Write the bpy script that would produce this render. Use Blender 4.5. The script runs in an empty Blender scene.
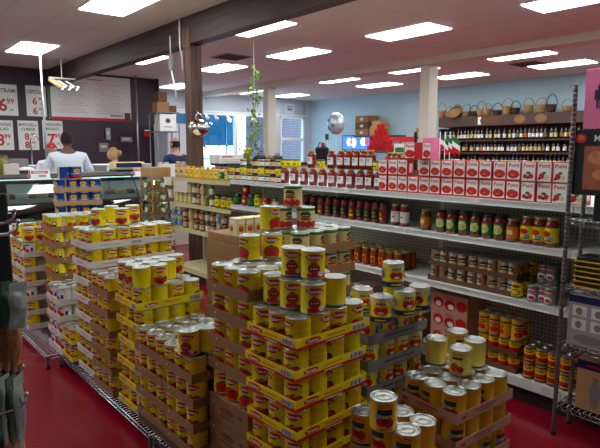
import bpy, math, random
from mathutils import Vector, Matrix
R = math.radians
PI = math.pi
rnd = random.Random(11)
SC = bpy.context.scene
COL = SC.collection

# ------------------------------------------------------------------ camera
FPX = 549.0
CAM_H = 1.62
PITCH = math.atan(74 / FPX)
HEAD = math.atan2(660, FPX / math.cos(PITCH))
FW = Vector((math.cos(HEAD) * math.cos(PITCH), math.sin(HEAD) * math.cos(PITCH), -math.sin(PITCH)))
RT = Vector((math.sin(HEAD), -math.cos(HEAD), 0))
UP = RT.cross(FW)
CP = Vector((0, 0, CAM_H))
cam_d = bpy.data.cameras.new('camera')
cam_d.sensor_width = 36
cam_d.lens = 36 * FPX / 600
cam = bpy.data.objects.new('camera', cam_d)
COL.objects.link(cam)
m3 = Matrix((RT, UP, -FW)).transposed()
cam.matrix_world = Matrix.Translation(CP) @ m3.to_4x4()
cam_d.clip_start = .05
SC.camera = cam


def ray(x, y):
    return FW + RT * ((x - 300) / FPX) + UP * ((224 - y) / FPX)


def onz(x, y, z):
    r = ray(x, y)
    return CP + r * ((z - CAM_H) / r.z)


def onX(x, y, X):
    r = ray(x, y)
    return CP + r * (X / r.x)


def onY(x, y, Y):
    r = ray(x, y)
    return CP + r * (Y / r.y)


# ------------------------------------------------------------------ materials
def lin(c):
    return tuple(((v / 255) / 12.92 if v / 255 <= .04045 else ((v / 255 + .055) / 1.055) ** 2.4) for v in c) + (1,)


MATS = {}


def mat(name, rgb, rough=.5, metal=0, spec=.5, emit=None, estr=0, noise=0, nscale=30, bump=0, alpha=None, coat=0):
    if name in MATS:
        return MATS[name]
    m = bpy.data.materials.new(name)
    m.use_nodes = True
    nt = m.node_tree
    b = nt.nodes['Principled BSDF']
    b.inputs['Base Color'].default_value = lin(rgb)
    b.inputs['Roughness'].default_value = rough
    b.inputs['Metallic'].default_value = metal
    b.inputs['Specular IOR Level'].default_value = spec
    if coat:
        b.inputs['Coat Weight'].default_value = coat
    if emit:
        b.inputs['Emission Color'].default_value = lin(emit)
        b.inputs['Emission Strength'].default_value = estr
    if noise or bump:
        tc = nt.nodes.new('ShaderNodeTexCoord')
        n = nt.nodes.new('ShaderNodeTexNoise')
        n.inputs['Scale'].default_value = nscale
        n.inputs['Detail'].default_value = 4
        nt.links.new(tc.outputs['Object'], n.inputs['Vector'])
        if noise:
            mx = nt.nodes.new('ShaderNodeMix')
            mx.data_type = 'RGBA'
            c = lin(rgb)
            mx.inputs['A'].default_value = tuple(v * (1 - noise) for v in c[:3]) + (1,)
            mx.inputs['B'].default_value = tuple(min(1, v * (1 + noise)) for v in c[:3]) + (1,)
            nt.links.new(n.outputs['Fac'], mx.inputs['Factor'])
            nt.links.new(mx.outputs['Result'], b.inputs['Base Color'])
        if bump:
            bp = nt.nodes.new('ShaderNodeBump')
            bp.inputs['Strength'].default_value = bump
            bp.inputs['Distance'].default_value = .01
            nt.links.new(n.outputs['Fac'], bp.inputs['Height'])
            nt.links.new(bp.outputs['Normal'], b.inputs['Normal'])
    MATS[name] = m
    return m


def glassy(name, rgb, fac=.85):
    m = bpy.data.materials.new(name)
    m.use_nodes = True
    nt = m.node_tree
    nt.nodes.clear()
    out = nt.nodes.new('ShaderNodeOutputMaterial')
    tr = nt.nodes.new('ShaderNodeBsdfTransparent')
    tr.inputs['Color'].default_value = lin(rgb)
    gl = nt.nodes.new('ShaderNodeBsdfGlossy')
    gl.inputs['Roughness'].default_value = .05
    mx = nt.nodes.new('ShaderNodeMixShader')
    mx.inputs['Fac'].default_value = 1 - fac
    nt.links.new(tr.outputs[0], mx.inputs[1])
    nt.links.new(gl.outputs[0], mx.inputs[2])
    nt.links.new(mx.outputs[0], out.inputs['Surface'])
    MATS[name] = m
    return m


def tex_mat(name, kind, c1, c2, scale, rough=.6, c3=None, **k):
    m = bpy.data.materials.new(name)
    m.use_nodes = True
    nt = m.node_tree
    b = nt.nodes['Principled BSDF']
    b.inputs['Roughness'].default_value = rough
    tc = nt.nodes.new('ShaderNodeTexCoord')
    mp = nt.nodes.new('ShaderNodeMapping')
    nt.links.new(tc.outputs['Object'], mp.inputs['Vector'])
    mp.inputs['Rotation'].default_value = k.get('rot', (0, 0, 0))
    mp.inputs['Location'].default_value = k.get('loc', (0, 0, 0))
    if kind == 'brick':
        t = nt.nodes.new('ShaderNodeTexBrick')
        t.inputs['Color1'].default_value = lin(c1)
        t.inputs['Color2'].default_value = lin(c2)
        t.inputs['Mortar'].default_value = lin(c3)
        t.inputs['Scale'].default_value = scale
        t.inputs['Mortar Size'].default_value = k.get('mortar', .02)
        t.inputs['Brick Width'].default_value = k.get('bw', .5)
        t.inputs['Row Height'].default_value = k.get('rh', .25)
        t.offset = k.get('offset', .5)
        nt.links.new(mp.outputs[0], t.inputs['Vector'])
        nt.links.new(t.outputs['Color'], b.inputs['Base Color'])
    elif kind == 'wood':
        mp.inputs['Scale'].default_value = k.get('sc', (1, 1, 1))
        t = nt.nodes.new('ShaderNodeTexNoise')
        t.inputs['Scale'].default_value = scale
        t.inputs['Detail'].default_value = 6
        nt.links.new(mp.outputs[0], t.inputs['Vector'])
        r = nt.nodes.new('ShaderNodeValToRGB')
        r.color_ramp.elements[0].color = lin(c1)
        r.color_ramp.elements[1].color = lin(c2)
        r.color_ramp.elements[0].position = .3
        r.color_ramp.elements[1].position = .7
        nt.links.new(t.outputs['Fac'], r.inputs[0])
        nt.links.new(r.outputs[0], b.inputs['Base Color'])
    elif kind == 'holes':
        # round holes on a square pitch, in the Y/Z plane of the board
        sx = nt.nodes.new('ShaderNodeSeparateXYZ')
        nt.links.new(mp.outputs[0], sx.inputs[0])
        sq = []
        for ax in ('Y', 'Z'):
            a = nt.nodes.new('ShaderNodeMath'); a.operation = 'MULTIPLY'; a.inputs[1].default_value = scale
            nt.links.new(sx.outputs[ax], a.inputs[0])
            f = nt.nodes.new('ShaderNodeMath'); f.operation = 'FRACT'
            nt.links.new(a.outputs[0], f.inputs[0])
            s = nt.nodes.new('ShaderNodeMath'); s.operation = 'SUBTRACT'; s.inputs[1].default_value = .5
            nt.links.new(f.outputs[0], s.inputs[0])
            q = nt.nodes.new('ShaderNodeMath'); q.operation = 'POWER'; q.inputs[1].default_value = 2
            nt.links.new(s.outputs[0], q.inputs[0])
            sq.append(q)
        ad = nt.nodes.new('ShaderNodeMath'); ad.operation = 'ADD'
        nt.links.new(sq[0].outputs[0], ad.inputs[0]); nt.links.new(sq[1].outputs[0], ad.inputs[1])
        lt = nt.nodes.new('ShaderNodeMath'); lt.operation = 'LESS_THAN'; lt.inputs[1].default_value = .045
        nt.links.new(ad.outputs[0], lt.inputs[0])
        mx = nt.nodes.new('ShaderNodeMix'); mx.data_type = 'RGBA'
        mx.inputs['A'].default_value = lin(c1); mx.inputs['B'].default_value = lin(c2)
        nt.links.new(lt.outputs[0], mx.inputs['Factor'])
        nt.links.new(mx.outputs['Result'], b.inputs['Base Color'])
    if k.get('bump'):
        bp = nt.nodes.new('ShaderNodeBump'); bp.inputs['Strength'].default_value = k['bump']; bp.inputs['Distance'].default_value = .01
        nt.links.new(t.outputs['Fac'], bp.inputs['Height']); nt.links.new(bp.outputs['Normal'], b.inputs['Normal'])
    MATS[name] = m
    return m


M = {
 'yellow': mat('label_yellow', (240, 216, 8), .34), 'pale_yellow': mat('label_pale_yellow', (240, 214, 90), .35),
 'gold': mat('label_gold', (236, 188, 36), .35),
 'red': mat('print_red', (200, 14, 16), .35), 'tomato': mat('tomato_print', (206, 30, 20), .35),
 'darkred': mat('print_dark_red', (130, 18, 22), .4), 'orange': mat('print_orange', (222, 110, 20), .4),
 'green': mat('print_green', (34, 110, 44), .4), 'darkgreen': mat('print_dark_green', (24, 60, 36), .4),
 'white': mat('print_white', (238, 236, 228), .45), 'cream': mat('label_cream', (226, 206, 142), .4),
 'blue': mat('label_blue', (22, 60, 150), .3), 'navy': mat('label_navy', (20, 34, 84), .35),
 'sky': mat('print_light_blue', (90, 160, 210), .4), 'black': mat('print_black', (18, 18, 20), .5),
 'grey': mat('print_grey', (130, 130, 130), .5), 'pink': mat('pink_board', (238, 120, 160), .5),
 'tin': mat('tin_plate', (190, 196, 190), .28, 1), 'lid': mat('tin_lid', (165, 168, 158), .38, .8),
 'card': mat('cardboard', (150, 108, 68), .85, noise=.12, nscale=60), 'card_light': mat('cardboard_light', (190, 148, 98), .85, noise=.1, nscale=60),
 'card_pale': mat('white_carton_board', (214, 204, 190), .7, noise=.05), 'card_pink': mat('pinkish_carton_board', (196, 150, 122), .7, noise=.08),
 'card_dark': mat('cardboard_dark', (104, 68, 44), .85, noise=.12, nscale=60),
 'chrome': mat('chrome_wire', (200, 202, 205), .25, 1), 'steel': mat('brushed_steel', (170, 176, 176), .3, .9),
 'shelf_white': mat('shelf_white_paint', (222, 226, 220), .4), 'shelf_cream': mat('shelf_cream_paint', (212, 206, 150), .4),
 'shelf_dark': mat('shelf_kick_dark', (40, 36, 36), .6),
 'skin_dark': mat('skin_brown', (112, 72, 52), .6), 'skin_light': mat('skin_light', (214, 160, 134), .6),
 'hair_dark': mat('hair_dark', (40, 28, 24), .9), 'hair_blond': mat('hair_blond', (190, 150, 90), .7),
 'coat': mat('white_coat_cloth', (226, 230, 240), .85), 'navy_cloth': mat('navy_cloth', (30, 42, 84), .85), 'trousers': mat('dark_trousers', (34, 34, 42), .85),
 'cap_red': mat('red_cap_cloth', (206, 26, 40), .8),
 'amber': mat('amber_contents', (150, 66, 20), .15), 'sauce': mat('red_sauce_glass', (132, 36, 16), .12, coat=.6),
 'olive': mat('olive_brine_glass', (120, 116, 40), .12, coat=.6), 'oil': mat('yellow_dressing_glass', (214, 170, 60), .12, coat=.6),
 'dark_jar': mat('dark_jar_glass', (40, 26, 20), .1, coat=.6), 'pale_jar': mat('pale_contents_glass', (206, 190, 140), .15, coat=.6),
 'brown_jar': mat('brown_contents_glass', (104, 56, 26), .15, coat=.6),
 'wine_green': mat('wine_bottle_green', (16, 30, 22), .08, coat=.5), 'wine_dark': mat('wine_bottle_black', (22, 16, 22), .08, coat=.5),
 'lid_gold': mat('gold_jar_lid', (196, 176, 110), .3, .7), 'wicker': mat('wicker', (176, 132, 78), .8, noise=.35, nscale=90, bump=.5),
 'wicker_dark': mat('dark_wicker', (70, 48, 34), .8, noise=.3, nscale=90, bump=.5),
 'leaf': mat('ivy_leaf', (96, 150, 50), .5, noise=.3, nscale=14), 'leaf_pale': mat('ivy_leaf_pale', (176, 196, 90), .5),
 'pot': mat('plant_pot', (170, 180, 60), .5), 'plastic_black': mat('black_plastic', (20, 20, 22), .35), 'kraft': mat('kraft_bag_paper', (176, 120, 70), .7, noise=.15, nscale=25),
 'bag_green': mat('green_bag_film', (70, 96, 76), .25), 'bag_grey': mat('grey_bag_film', (150, 160, 150), .25),
 'dark_wood': tex_mat('dark_wood', 'wood', (44, 28, 24), (84, 56, 44), 3, .6, sc=(6, .5, 6)),
 'post_wood': tex_mat('post_wood', 'wood', (58, 38, 30), (112, 78, 58), 3, .6, sc=(8, 8, .6)),
 'shelf_wood': mat('wine_shelf_wood', (78, 52, 40), .6),
}


# ------------------------------------------------------------------ mesh building
class MB:
    def __init__(s):
        s.v, s.f, s.m, s.sm, s.mats = [], [], [], [], []

    def mi(s, m):
        if isinstance(m, str):
            m = M[m]
        if m not in s.mats:
            s.mats.append(m)
        return s.mats.index(m)

    def add(s, vs, fs, m, smooth=False):
        o = len(s.v)
        k = s.mi(m)
        s.v += [tuple(v) for v in vs]
        for f in fs:
            s.f.append(tuple(i + o for i in f)); s.m.append(k); s.sm.append(smooth)
        return s

    def box(s, x0, x1, y0, y1, z0, z1, m, rz=0, c=None):
        vs = [(x, y, z) for z in (z0, z1) for y in (y0, y1) for x in (x0, x1)]
        if rz:
            cx, cy = c or ((x0 + x1) / 2, (y0 + y1) / 2)
            ca, sa = math.cos(rz), math.sin(rz)
            vs = [(cx + (x - cx) * ca - (y - cy) * sa, cy + (x - cx) * sa + (y - cy) * ca, z) for x, y, z in vs]
        return s.add(vs, [(0, 2, 3, 1), (4, 5, 7, 6), (0, 1, 5, 4), (2, 6, 7, 3), (0, 4, 6, 2), (1, 3, 7, 5)], m)

    def rbox(s, x0, x1, y0, y1, z0, z1, m, b=.01):
        """box with chamfered edges"""
        xs, ys, zs = (x0, x0 + b, x1 - b, x1), (y0, y0 + b, y1 - b, y1), (z0, z0 + b, z1 - b, z1)
        import itertools
        vid, vs, fs = {}, [], []
        for i, j, k in itertools.product(range(4), repeat=3):
            ext = (i in (0, 3)) + (j in (0, 3)) + (k in (0, 3))
            if ext == 1:
                vid[i, j, k] = len(vs); vs.append((xs[i], ys[j], zs[k]))
        def V(a, e, p, q, val):
            idx = [0, 0, 0]; idx[a] = e; o = [t for t in range(3) if t != a]; idx[o[0]] = p; idx[o[1]] = q
            return vid[tuple(idx)]
        for a in range(3):
            for e in (0, 3):
                fs.append([V(a, e, p, q, 0) for p, q in ((1, 1), (2, 1), (2, 2), (1, 2))])
        for a in range(3):            # edges parallel to axis a
            o = [t for t in range(3) if t != a]
            for e1, n1 in ((0, 1), (3, 2)):
                for e2, n2 in ((0, 1), (3, 2)):
                    def W(u, w, al):
                        idx = [0, 0, 0]; idx[a] = al; idx[o[0]] = u; idx[o[1]] = w
                        return vid[tuple(idx)]
                    fs.append([W(e1, n2, 1), W(n1, e2, 1), W(n1, e2, 2), W(e1, n2, 2)])
        for e in itertools.product((0, 3), repeat=3):
            n = [1 if t == 0 else 2 for t in e]
            fs.append([vid[e[0], n[1], n[2]], vid[n[0], e[1], n[2]], vid[n[0], n[1], e[2]]])
        return s.add(vs, fs, m)

    def lathe(s, prof, m, seg=24, c=(0, 0), cap=True, smooth=True, ms=None, sy=1.0):
        n = len(prof)
        vs = [(c[0] + r * math.cos(2 * PI * i / seg), c[1] + sy * r * math.sin(2 * PI * i / seg), z) for r, z in prof for i in range(seg)]
        for k in range(n - 1):
            fs = [(k * seg + i, k * seg + (i + 1) % seg, (k + 1) * seg + (i + 1) % seg, (k + 1) * seg + i) for i in range(seg)]
            o = len(s.v)
            mm = ms[k] if ms else m
            if k == 0:
                base = o
                s.v += vs
            kk = s.mi(mm)
            for f in fs:
                s.f.append(tuple(i + base for i in f)); s.m.append(kk); s.sm.append(smooth)
        if cap:
            for k, rev in ((0, True), (n - 1, False)):
                if prof[k][0] > 1e-5:
                    f = [base + k * seg + i for i in range(seg)]
                    s.f.append(tuple(reversed(f)) if rev else tuple(f)); s.m.append(s.mi(ms[min(k, n - 2)] if ms else m)); s.sm.append(False)
        return s

    def tube(s, pts, r, m, seg=6, smooth=True, rs=None):
        pts = [Vector(p) for p in pts]
        n = len(pts)
        vs = []
        for i, p in enumerate(pts):
            d = (pts[min(i + 1, n - 1)] - pts[max(i - 1, 0)]).normalized()
            a = d.cross(Vector((0, 0, 1)))
            if a.length < .1:
                a = d.cross(Vector((1, 0, 0)))
            a.normalize(); b = d.cross(a)
            rr = rs[i] if rs else r
            vs += [p + a * (rr * math.cos(2 * PI * k / seg)) + b * (rr * math.sin(2 * PI * k / seg)) for k in range(seg)]
        fs = [(i * seg + k, i * seg + (k + 1) % seg, (i + 1) * seg + (k + 1) % seg, (i + 1) * seg + k) for i in range(n - 1) for k in range(seg)]
        fs += [tuple(reversed(range(seg))), tuple((n - 1) * seg + k for k in range(seg))]
        return s.add(vs, fs, m, smooth)

    def ball(s, c, r, m, seg=12, rings=8, sc=(1, 1, 1)):
        vs, fs = [], []
        for i in range(rings + 1):
            t = PI * i / rings
            for k in range(seg):
                a = 2 * PI * k / seg
                vs.append((c[0] + r * sc[0] * math.sin(t) * math.cos(a), c[1] + r * sc[1] * math.sin(t) * math.sin(a), c[2] + r * sc[2] * math.cos(t)))
        for i in range(rings):
            for k in range(seg):
                fs.append((i * seg + k, (i + 1) * seg + k, (i + 1) * seg + (k + 1) % seg, i * seg + (k + 1) % seg))
        return s.add(vs, fs, m, True)

    def mesh(s, name):
        me = bpy.data.meshes.new(name)
        me.from_pydata(s.v, [], s.f)
        for m in s.mats:
            me.materials.append(m)
        me.polygons.foreach_set('material_index', s.m)
        me.polygons.foreach_set('use_smooth', s.sm)
        me.update()
        return me

    def build(s, name, parent=None, loc=None, rz=0):
        o = bpy.data.objects.new(name, s.mesh(name))
        COL.objects.link(o)
        if parent:
            o.parent = parent
        if loc is not None:
            o.location = loc
        o.rotation_euler.z = rz
        return o


def tag(o, label, cat, group=None):
    o['label'] = label
    o['category'] = cat
    if group:
        o['group'] = group
    return o


def struct(o):
    o['kind'] = 'structure'
    return o


def empty(name, loc=(0, 0, 0), rz=0):
    o = bpy.data.objects.new(name, None)
    COL.objects.link(o)
    o.location = loc
    o.rotation_euler.z = rz
    return o


class Proto:
    """unlinked recipe: root mesh plus child meshes; place() links copies"""
    def __init__(s, name, root, kids=(), cat='can'):
        s.name, s.root, s.kids, s.cat = name, root, list(kids), cat
        s.o = None

    def place(s, loc, rz=0, label=None, group=None, small=False, tilt=None):
        if s.o is None:
            s.o = bpy.data.objects.new(s.name, s.root)
            s.ko = []
            for n, me, lab in s.kids:
                k = bpy.data.objects.new(n, me)
                if lab:
                    k['label'] = lab
                s.ko.append(k)
            r, ks = s.o, s.ko
            s.used = True
        r = s.o.copy(); r.name = s.name
        COL.objects.link(r)
        r.location = loc
        r.rotation_euler = (0, 0, rz)
        if tilt:
            r.rotation_euler = tilt
        for k0 in ([] if small else s.ko):
            c = k0.copy(); COL.objects.link(c); c.parent = r
        tag(r, label, s.cat, group)
        return r


# ------------------------------------------------------------------ decals: text, ovals, bars mapped on a plane or a can
_tc = {}


def text_polys(txt):
    if txt in _tc:
        return _tc[txt]
    cu = bpy.data.curves.new('lettering', 'FONT')
    cu.body = txt
    cu.resolution_u = 2
    cu.offset = .022
    ob = bpy.data.objects.new('lettering', cu)
    COL.objects.link(ob)
    dg = bpy.context.evaluated_depsgraph_get()
    dg.update()
    me = ob.evaluated_get(dg).to_mesh()
    vs = [(v.co.x, v.co.y) for v in me.vertices]
    fs = [tuple(p.vertices) for p in me.polygons]
    ob.evaluated_get(dg).to_mesh_clear()
    bpy.data.objects.remove(ob)
    bpy.data.curves.remove(cu)
    if vs:
        x0, x1 = min(v[0] for v in vs), max(v[0] for v in vs)
        y0, y1 = min(v[1] for v in vs), max(v[1] for v in vs)
        h = y1 - y0
        vs = [((x - (x0 + x1) / 2) / h, (y - (y0 + y1) / 2) / h) for x, y in vs]
    _tc[txt] = (vs, fs)
    return _tc[txt]


def cylmap(rad):
    # x runs to the viewer's right when seen from outside; x = 0 faces local -Y
    return lambda x, y, l: ((rad + .00035 * l) * math.sin(x / rad), -(rad + .00035 * l) * math.cos(x / rad), y)


def planemap(o, u, v, n):
    o, u, v, n = Vector(o), Vector(u), Vector(v), Vector(n)
    return lambda x, y, l: tuple(o + u * x + v * y + n * (.0006 * l))


def deco(mb, mp, elems):
    for l, e in enumerate(elems, 1):
        k = e[0]
        if k == 'rect':
            _, x, y, w, h, m = e
            n = max(1, int(w / .012)) if w > .012 else 1
            n = min(n, 26)
            vs = []
            for i in range(n + 1):
                xx = x - w / 2 + w * i / n
                vs += [mp(xx, y - h / 2, l), mp(xx, y + h / 2, l)]
            mb.add(vs, [(2 * i, 2 * i + 2, 2 * i + 3, 2 * i + 1) for i in range(n)], m)
        elif k == 'ell':
            _, x, y, w, h, m = e
            n = 12
            vs = []
            for i in range(n + 1):
                t = PI * i / n
                xx = x - w / 2 * math.cos(t)
                dy = h / 2 * math.sin(t)
                vs += [mp(xx, y - dy, l), mp(xx, y + dy, l)]
            mb.add(vs, [(2 * i, 2 * i + 2, 2 * i + 3, 2 * i + 1) for i in range(n)], m)
        elif k == 'txt':
            _, x, y, h, s, m = e[:6]
            wmax = e[6] if len(e) > 6 else None
            vs, fs = text_polys(s)
            if not vs:
                continue
            W = max(v[0] for v in vs) * 2 * h
            sx = min(1, wmax / W) if wmax else 1
            mb.add([mp(x + a * h * sx, y + b * h, l) for a, b in vs], fs, m)
        elif k == 'tri':
            _, p, m = e
            mb.add([mp(a, b, l) for a, b in p], [tuple(range(len(p)))], m)
        elif k == 'bars':
            _, x, y, w, h = e
            deco_l = [('rect', x, y, w, h, 'white')] + [('rect', x - w * .42 + w * .84 * i / 8, y, w * (.05 if i % 3 else .08), h * .8, 'black') for i in range(9)]
            for q, dd in enumerate(deco_l):
                _, xx, yy, ww, hh, m = dd
                L = l + (.6 if q else 0)
                mb.add([mp(xx - ww / 2, yy - hh / 2, L), mp(xx + ww / 2, yy - hh / 2, L), mp(xx + ww / 2, yy + hh / 2, L), mp(xx - ww / 2, yy + hh / 2, L)], [(0, 1, 2, 3)], m)


def star(x, y, w, h, m):
    pts = []
    for i in range(10):
        a = PI / 2 + i * PI / 5
        r = 1 if i % 2 == 0 else .42
        pts.append((x + r * w / 2 * math.cos(a), y + r * h / 2 * math.sin(a)))
    return ('tri', pts, m)


def lines(x, y, w, n, dy, m, h=.0016):
    return [('rect', x + (.0 if i % 2 else -.002), y - i * dy, w * (1 if i % 3 else .8), h, m) for i in range(n)]


CR, CH = .0508, .119


def can_proto(name, base, elems, rad=CR, h=CH, kids=True, cat='can', rim='tin'):
    mb = MB()
    a = .0055
    prof = [(rad - .003, 0), (rad + .0006, .0012), (rad + .0006, .004), (rad, a), (rad, h * .5), (rad, h - a), (rad + .0006, h - .004), (rad + .0006, h - .001), (rad - .001, h), (rad - .0035, h - .002), (rad - .004, h - .006)]
    bm = base
    ms = [rim, rim, rim, bm, bm, rim, rim, rim, rim, rim]
    mb.lathe(prof, rim, 28, ms=ms)
    deco(mb, cylmap(rad), elems)
    lid = MB()
    r2 = rad - .004
    lid.lathe([(r2, h - .007), (r2 - .001, h - .0035), (r2 - .006, h - .005), (r2 - .009, h - .0035), (r2 - .016, h - .0035), (r2 - .018, h - .0045), (r2 - .03, h - .0045), (r2 - .032, h - .0038), (.0004, h - .0038)], 'lid', 28)
    if not kids:
        # small copy: lid in the same mesh
        mb.lathe([(r2, h - .007), (r2 - .004, h - .004), (.0004, h - .0038)], 'lid', 16)
        return Proto(name, mb.mesh(name), [], cat)
    return Proto(name, mb.mesh(name), [('can_lid', lid.mesh('can_lid'), None)], cat)


LOGO = [('ell', 0, .093, .078, .026, 'red'), ('txt', 0, .0928, .015, 'Pastene', 'white', .06)]
BACK = lines(.085, .095, .045, 3, .006, 'orange') + lines(.085, .07, .05, 5, .005, 'orange') + [('rect', .13, .03, .022, .024, 'green'), ('rect', .13, .03, .016, .016, 'black')] + [('rect', -.085, .06, .001, .1, 'orange')]
V = {}
V['plum'] = can_proto('tomato_can', 'yellow', LOGO + lines(0, .079, .045, 1, .01, 'red', .004) + [
    ('ell', -.02, .036, .042, .038, 'tomato'), ('ell', .004, .03, .044, .038, 'darkred'), ('ell', .024, .038, .038, .034, 'tomato'), star(-.002, .056, .034, .014, 'green'), ('ell', .03, .05, .018, .01, 'blue'), ('rect', 0, .0095, .05, .004, 'orange')] + BACK)
V['whole'] = can_proto('tomato_can', 'yellow', LOGO + lines(0, .079, .042, 1, .01, 'darkred', .004) + [
    ('ell', -.016, .036, .05, .05, 'tomato'), ('ell', .016, .036, .05, .05, 'tomato'), ('ell', 0, .036, .02, .03, 'red'), star(0, .062, .046, .02, 'green'), ('rect', 0, .012, .07, .012, 'red'), ('rect', 0, .0115, .05, .004, 'yellow')] + BACK)
V['ground'] = can_proto('crushed_tomato_can', 'yellow', LOGO + lines(0, .079, .042, 1, .01, 'orange', .004) + [
    ('ell', -.002, .046, .052, .046, 'tomato'), ('rect', -.002, .045, .04, .014, 'black'), ('rect', -.002, .045, .03, .004, 'white'), star(-.002, .068, .036, .016, 'green'), ('rect', .012, .016, .085, .018, 'red'), ('ell', .026, .022, .024, .018, 'white'), ('rect', .026, .021, .016, .004, 'red')] + BACK)
V['pear'] = can_proto('pear_tomato_can', 'yellow', [('rect', 0, .1, .05, .005, 'darkred'), ('rect', 0, .088, .04, .004, 'green'),
    ('ell', -.018, .04, .044, .056, 'tomato'), ('ell', .018, .038, .042, .052, 'red'), ('ell', 0, .032, .028, .04, 'orange'), star(-.01, .062, .026, .012, 'green'),
    ('rect', .056, .044, .028, .068, 'darkgreen'), ('ell', .056, .066, .018, .018, 'white'), ('rect', .056, .03, .018, .014, 'green'), ('rect', -.07, .055, .03, .09, 'white')] + lines(-.07, .09, .022, 8, .009, 'grey') + [('rect', .11, .03, .02, .04, 'white')])
V['blue'] = can_proto('blue_label_can', 'blue', [('rect', 0, .052, .16, .014, 'sky'), ('rect', 0, .022, .16, .03, 'red'), ('ell', 0, .078, .06, .034, 'yellow'), ('ell', 0, .078, .046, .018, 'orange'), ('rect', 0, .05, .05, .006, 'white'), ('rect', 0, .022, .06, .008, 'tomato'), ('rect', .135, .0595, .075, .107, 'cream'), ('rect', .135, .06, .04, .07, 'card_light')] + lines(.135, .1, .05, 6, .012, 'orange'))
V['tan'] = can_proto('olive_tan_can', 'cream', [('rect', 0, .106, .318, .012, 'green'), ('ell', 0, .078, .058, .034, 'darkgreen'), ('rect', 0, .09, .036, .008, 'darkred'), ('rect', 0, .074, .04, .004, 'cream'), ('ell', 0, .056, .066, .018, 'orange'), ('ell', 0, .056, .05, .008, 'darkred')] +
    [('ell', x, .026, .034, .036, 'tomato') for x in (-.046, -.016, .016, .046)] + [('ell', x, .024, .022, .02, 'red') for x in (-.03, 0, .03)] + [star(-.046, .043, .02, .01, 'green'), star(.016, .043, .02, .01, 'green')] + lines(.11, .085, .045, 7, .008, 'darkgreen') + lines(-.11, .085, .04, 7, .008, 'darkgreen'))
V['cento'] = can_proto('orange_tomato_can', 'gold', [('txt', 0, .099, .015, 'CENTO', 'red', .06), ('rect', 0, .076, .058, .022, 'darkgreen'), ('ell', -.022, .058, .03, .022, 'sky'), ('ell', -.014, .038, .036, .034, 'tomato'), ('ell', .016, .036, .038, .036, 'red'), ('ell', .002, .044, .026, .02, 'darkred'), star(.018, .056, .02, .01, 'green'), ('rect', 0, .012, .06, .006, 'orange')] +
    lines(.1, .1, .05, 4, .006, 'orange') + lines(.1, .068, .05, 6, .006, 'orange') + [('ell', .1, .022, .02, .02, 'orange'), ('ell', .1, .022, .015, .015, 'gold'), ('rect', .145, .05, .001, .09, 'orange')])
V['cento_pale'] = can_proto('pale_tomato_can', 'pale_yellow', [('txt', 0, .099, .015, 'CENTO', 'red', .06), ('rect', 0, .08, .05, .012, 'darkgreen'), ('ell', -.012, .036, .04, .04, 'tomato'), ('ell', .016, .03, .03, .03, 'red'), star(-.01, .056, .024, .012, 'green'), ('rect', 0, .012, .05, .005, 'orange')] +
    lines(.09, .098, .05, 5, .006, 'orange') + lines(.09, .052, .05, 5, .006, 'green') + [('ell', -.09, .024, .018, .018, 'orange'), ('rect', .14, .05, .001, .09, 'orange')])
V['medal'] = can_proto('blue_banded_tomato_can', 'yellow', [('rect', 0, .106, .3185, .013, 'cream'), ('rect', 0, .018, .3185, .024, 'navy'), ('rect', 0, .092, .066, .012, 'white'), ('rect', -.018, .092, .008, .009, 'navy'), ('rect', -.006, .092, .008, .009, 'navy'), ('rect', .006, .092, .008, .009, 'navy'), ('rect', .018, .092, .008, .009, 'navy'),
    ('ell', -.014, .06, .036, .034, 'red'), ('ell', .014, .06, .038, .036, 'tomato'), ('ell', 0, .052, .026, .012, 'white'), ('rect', 0, .018, .05, .007, 'yellow'),
    ('ell', .08, .066, .05, .05, 'sky'), ('ell', .08, .062, .042, .038, 'blue'), ('ell', .086, .06, .018, .026, 'orange'), ('rect', .08, .1, .05, .004, 'navy'), ('ell', -.08, .066, .05, .05, 'sky'), ('ell', -.08, .062, .04, .036, 'blue'), ('ell', -.074, .06, .016, .024, 'orange')])
V['white'] = can_proto('white_label_can', 'white', [('ell', -.012, .07, .036, .04, 'red'), ('ell', .014, .05, .034, .036, 'tomato'), ('rect', 0, .098, .05, .008, 'navy'), ('rect', .05, .06, .02, .03, 'blue'), ('ell', .08, .03, .024, .02, 'green'), ('rect', 0, .02, .05, .006, 'darkred')])

ORD = ['first', 'second', 'third', 'fourth', 'fifth', 'sixth', 'seventh', 'eighth', 'ninth', 'tenth', 'eleventh', 'twelfth', 'thirteenth', 'fourteenth', 'fifteenth', 'sixteenth', 'seventeenth', 'eighteenth', 'nineteenth', 'twentieth', 'twenty-first', 'twenty-second', 'twenty-third', 'twenty-fourth', 'twenty-fifth', 'twenty-sixth', 'twenty-seventh', 'twenty-eighth', 'twenty-ninth', 'thirtieth', 'thirty-first', 'thirty-second', 'thirty-third', 'thirty-fourth', 'thirty-fifth', 'thirty-sixth', 'thirty-seventh', 'thirty-eighth', 'thirty-ninth', 'fortieth']

# ------------------------------------------------------------------ trays
PX = .1035      # pitch of cans
_tray = {}


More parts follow.
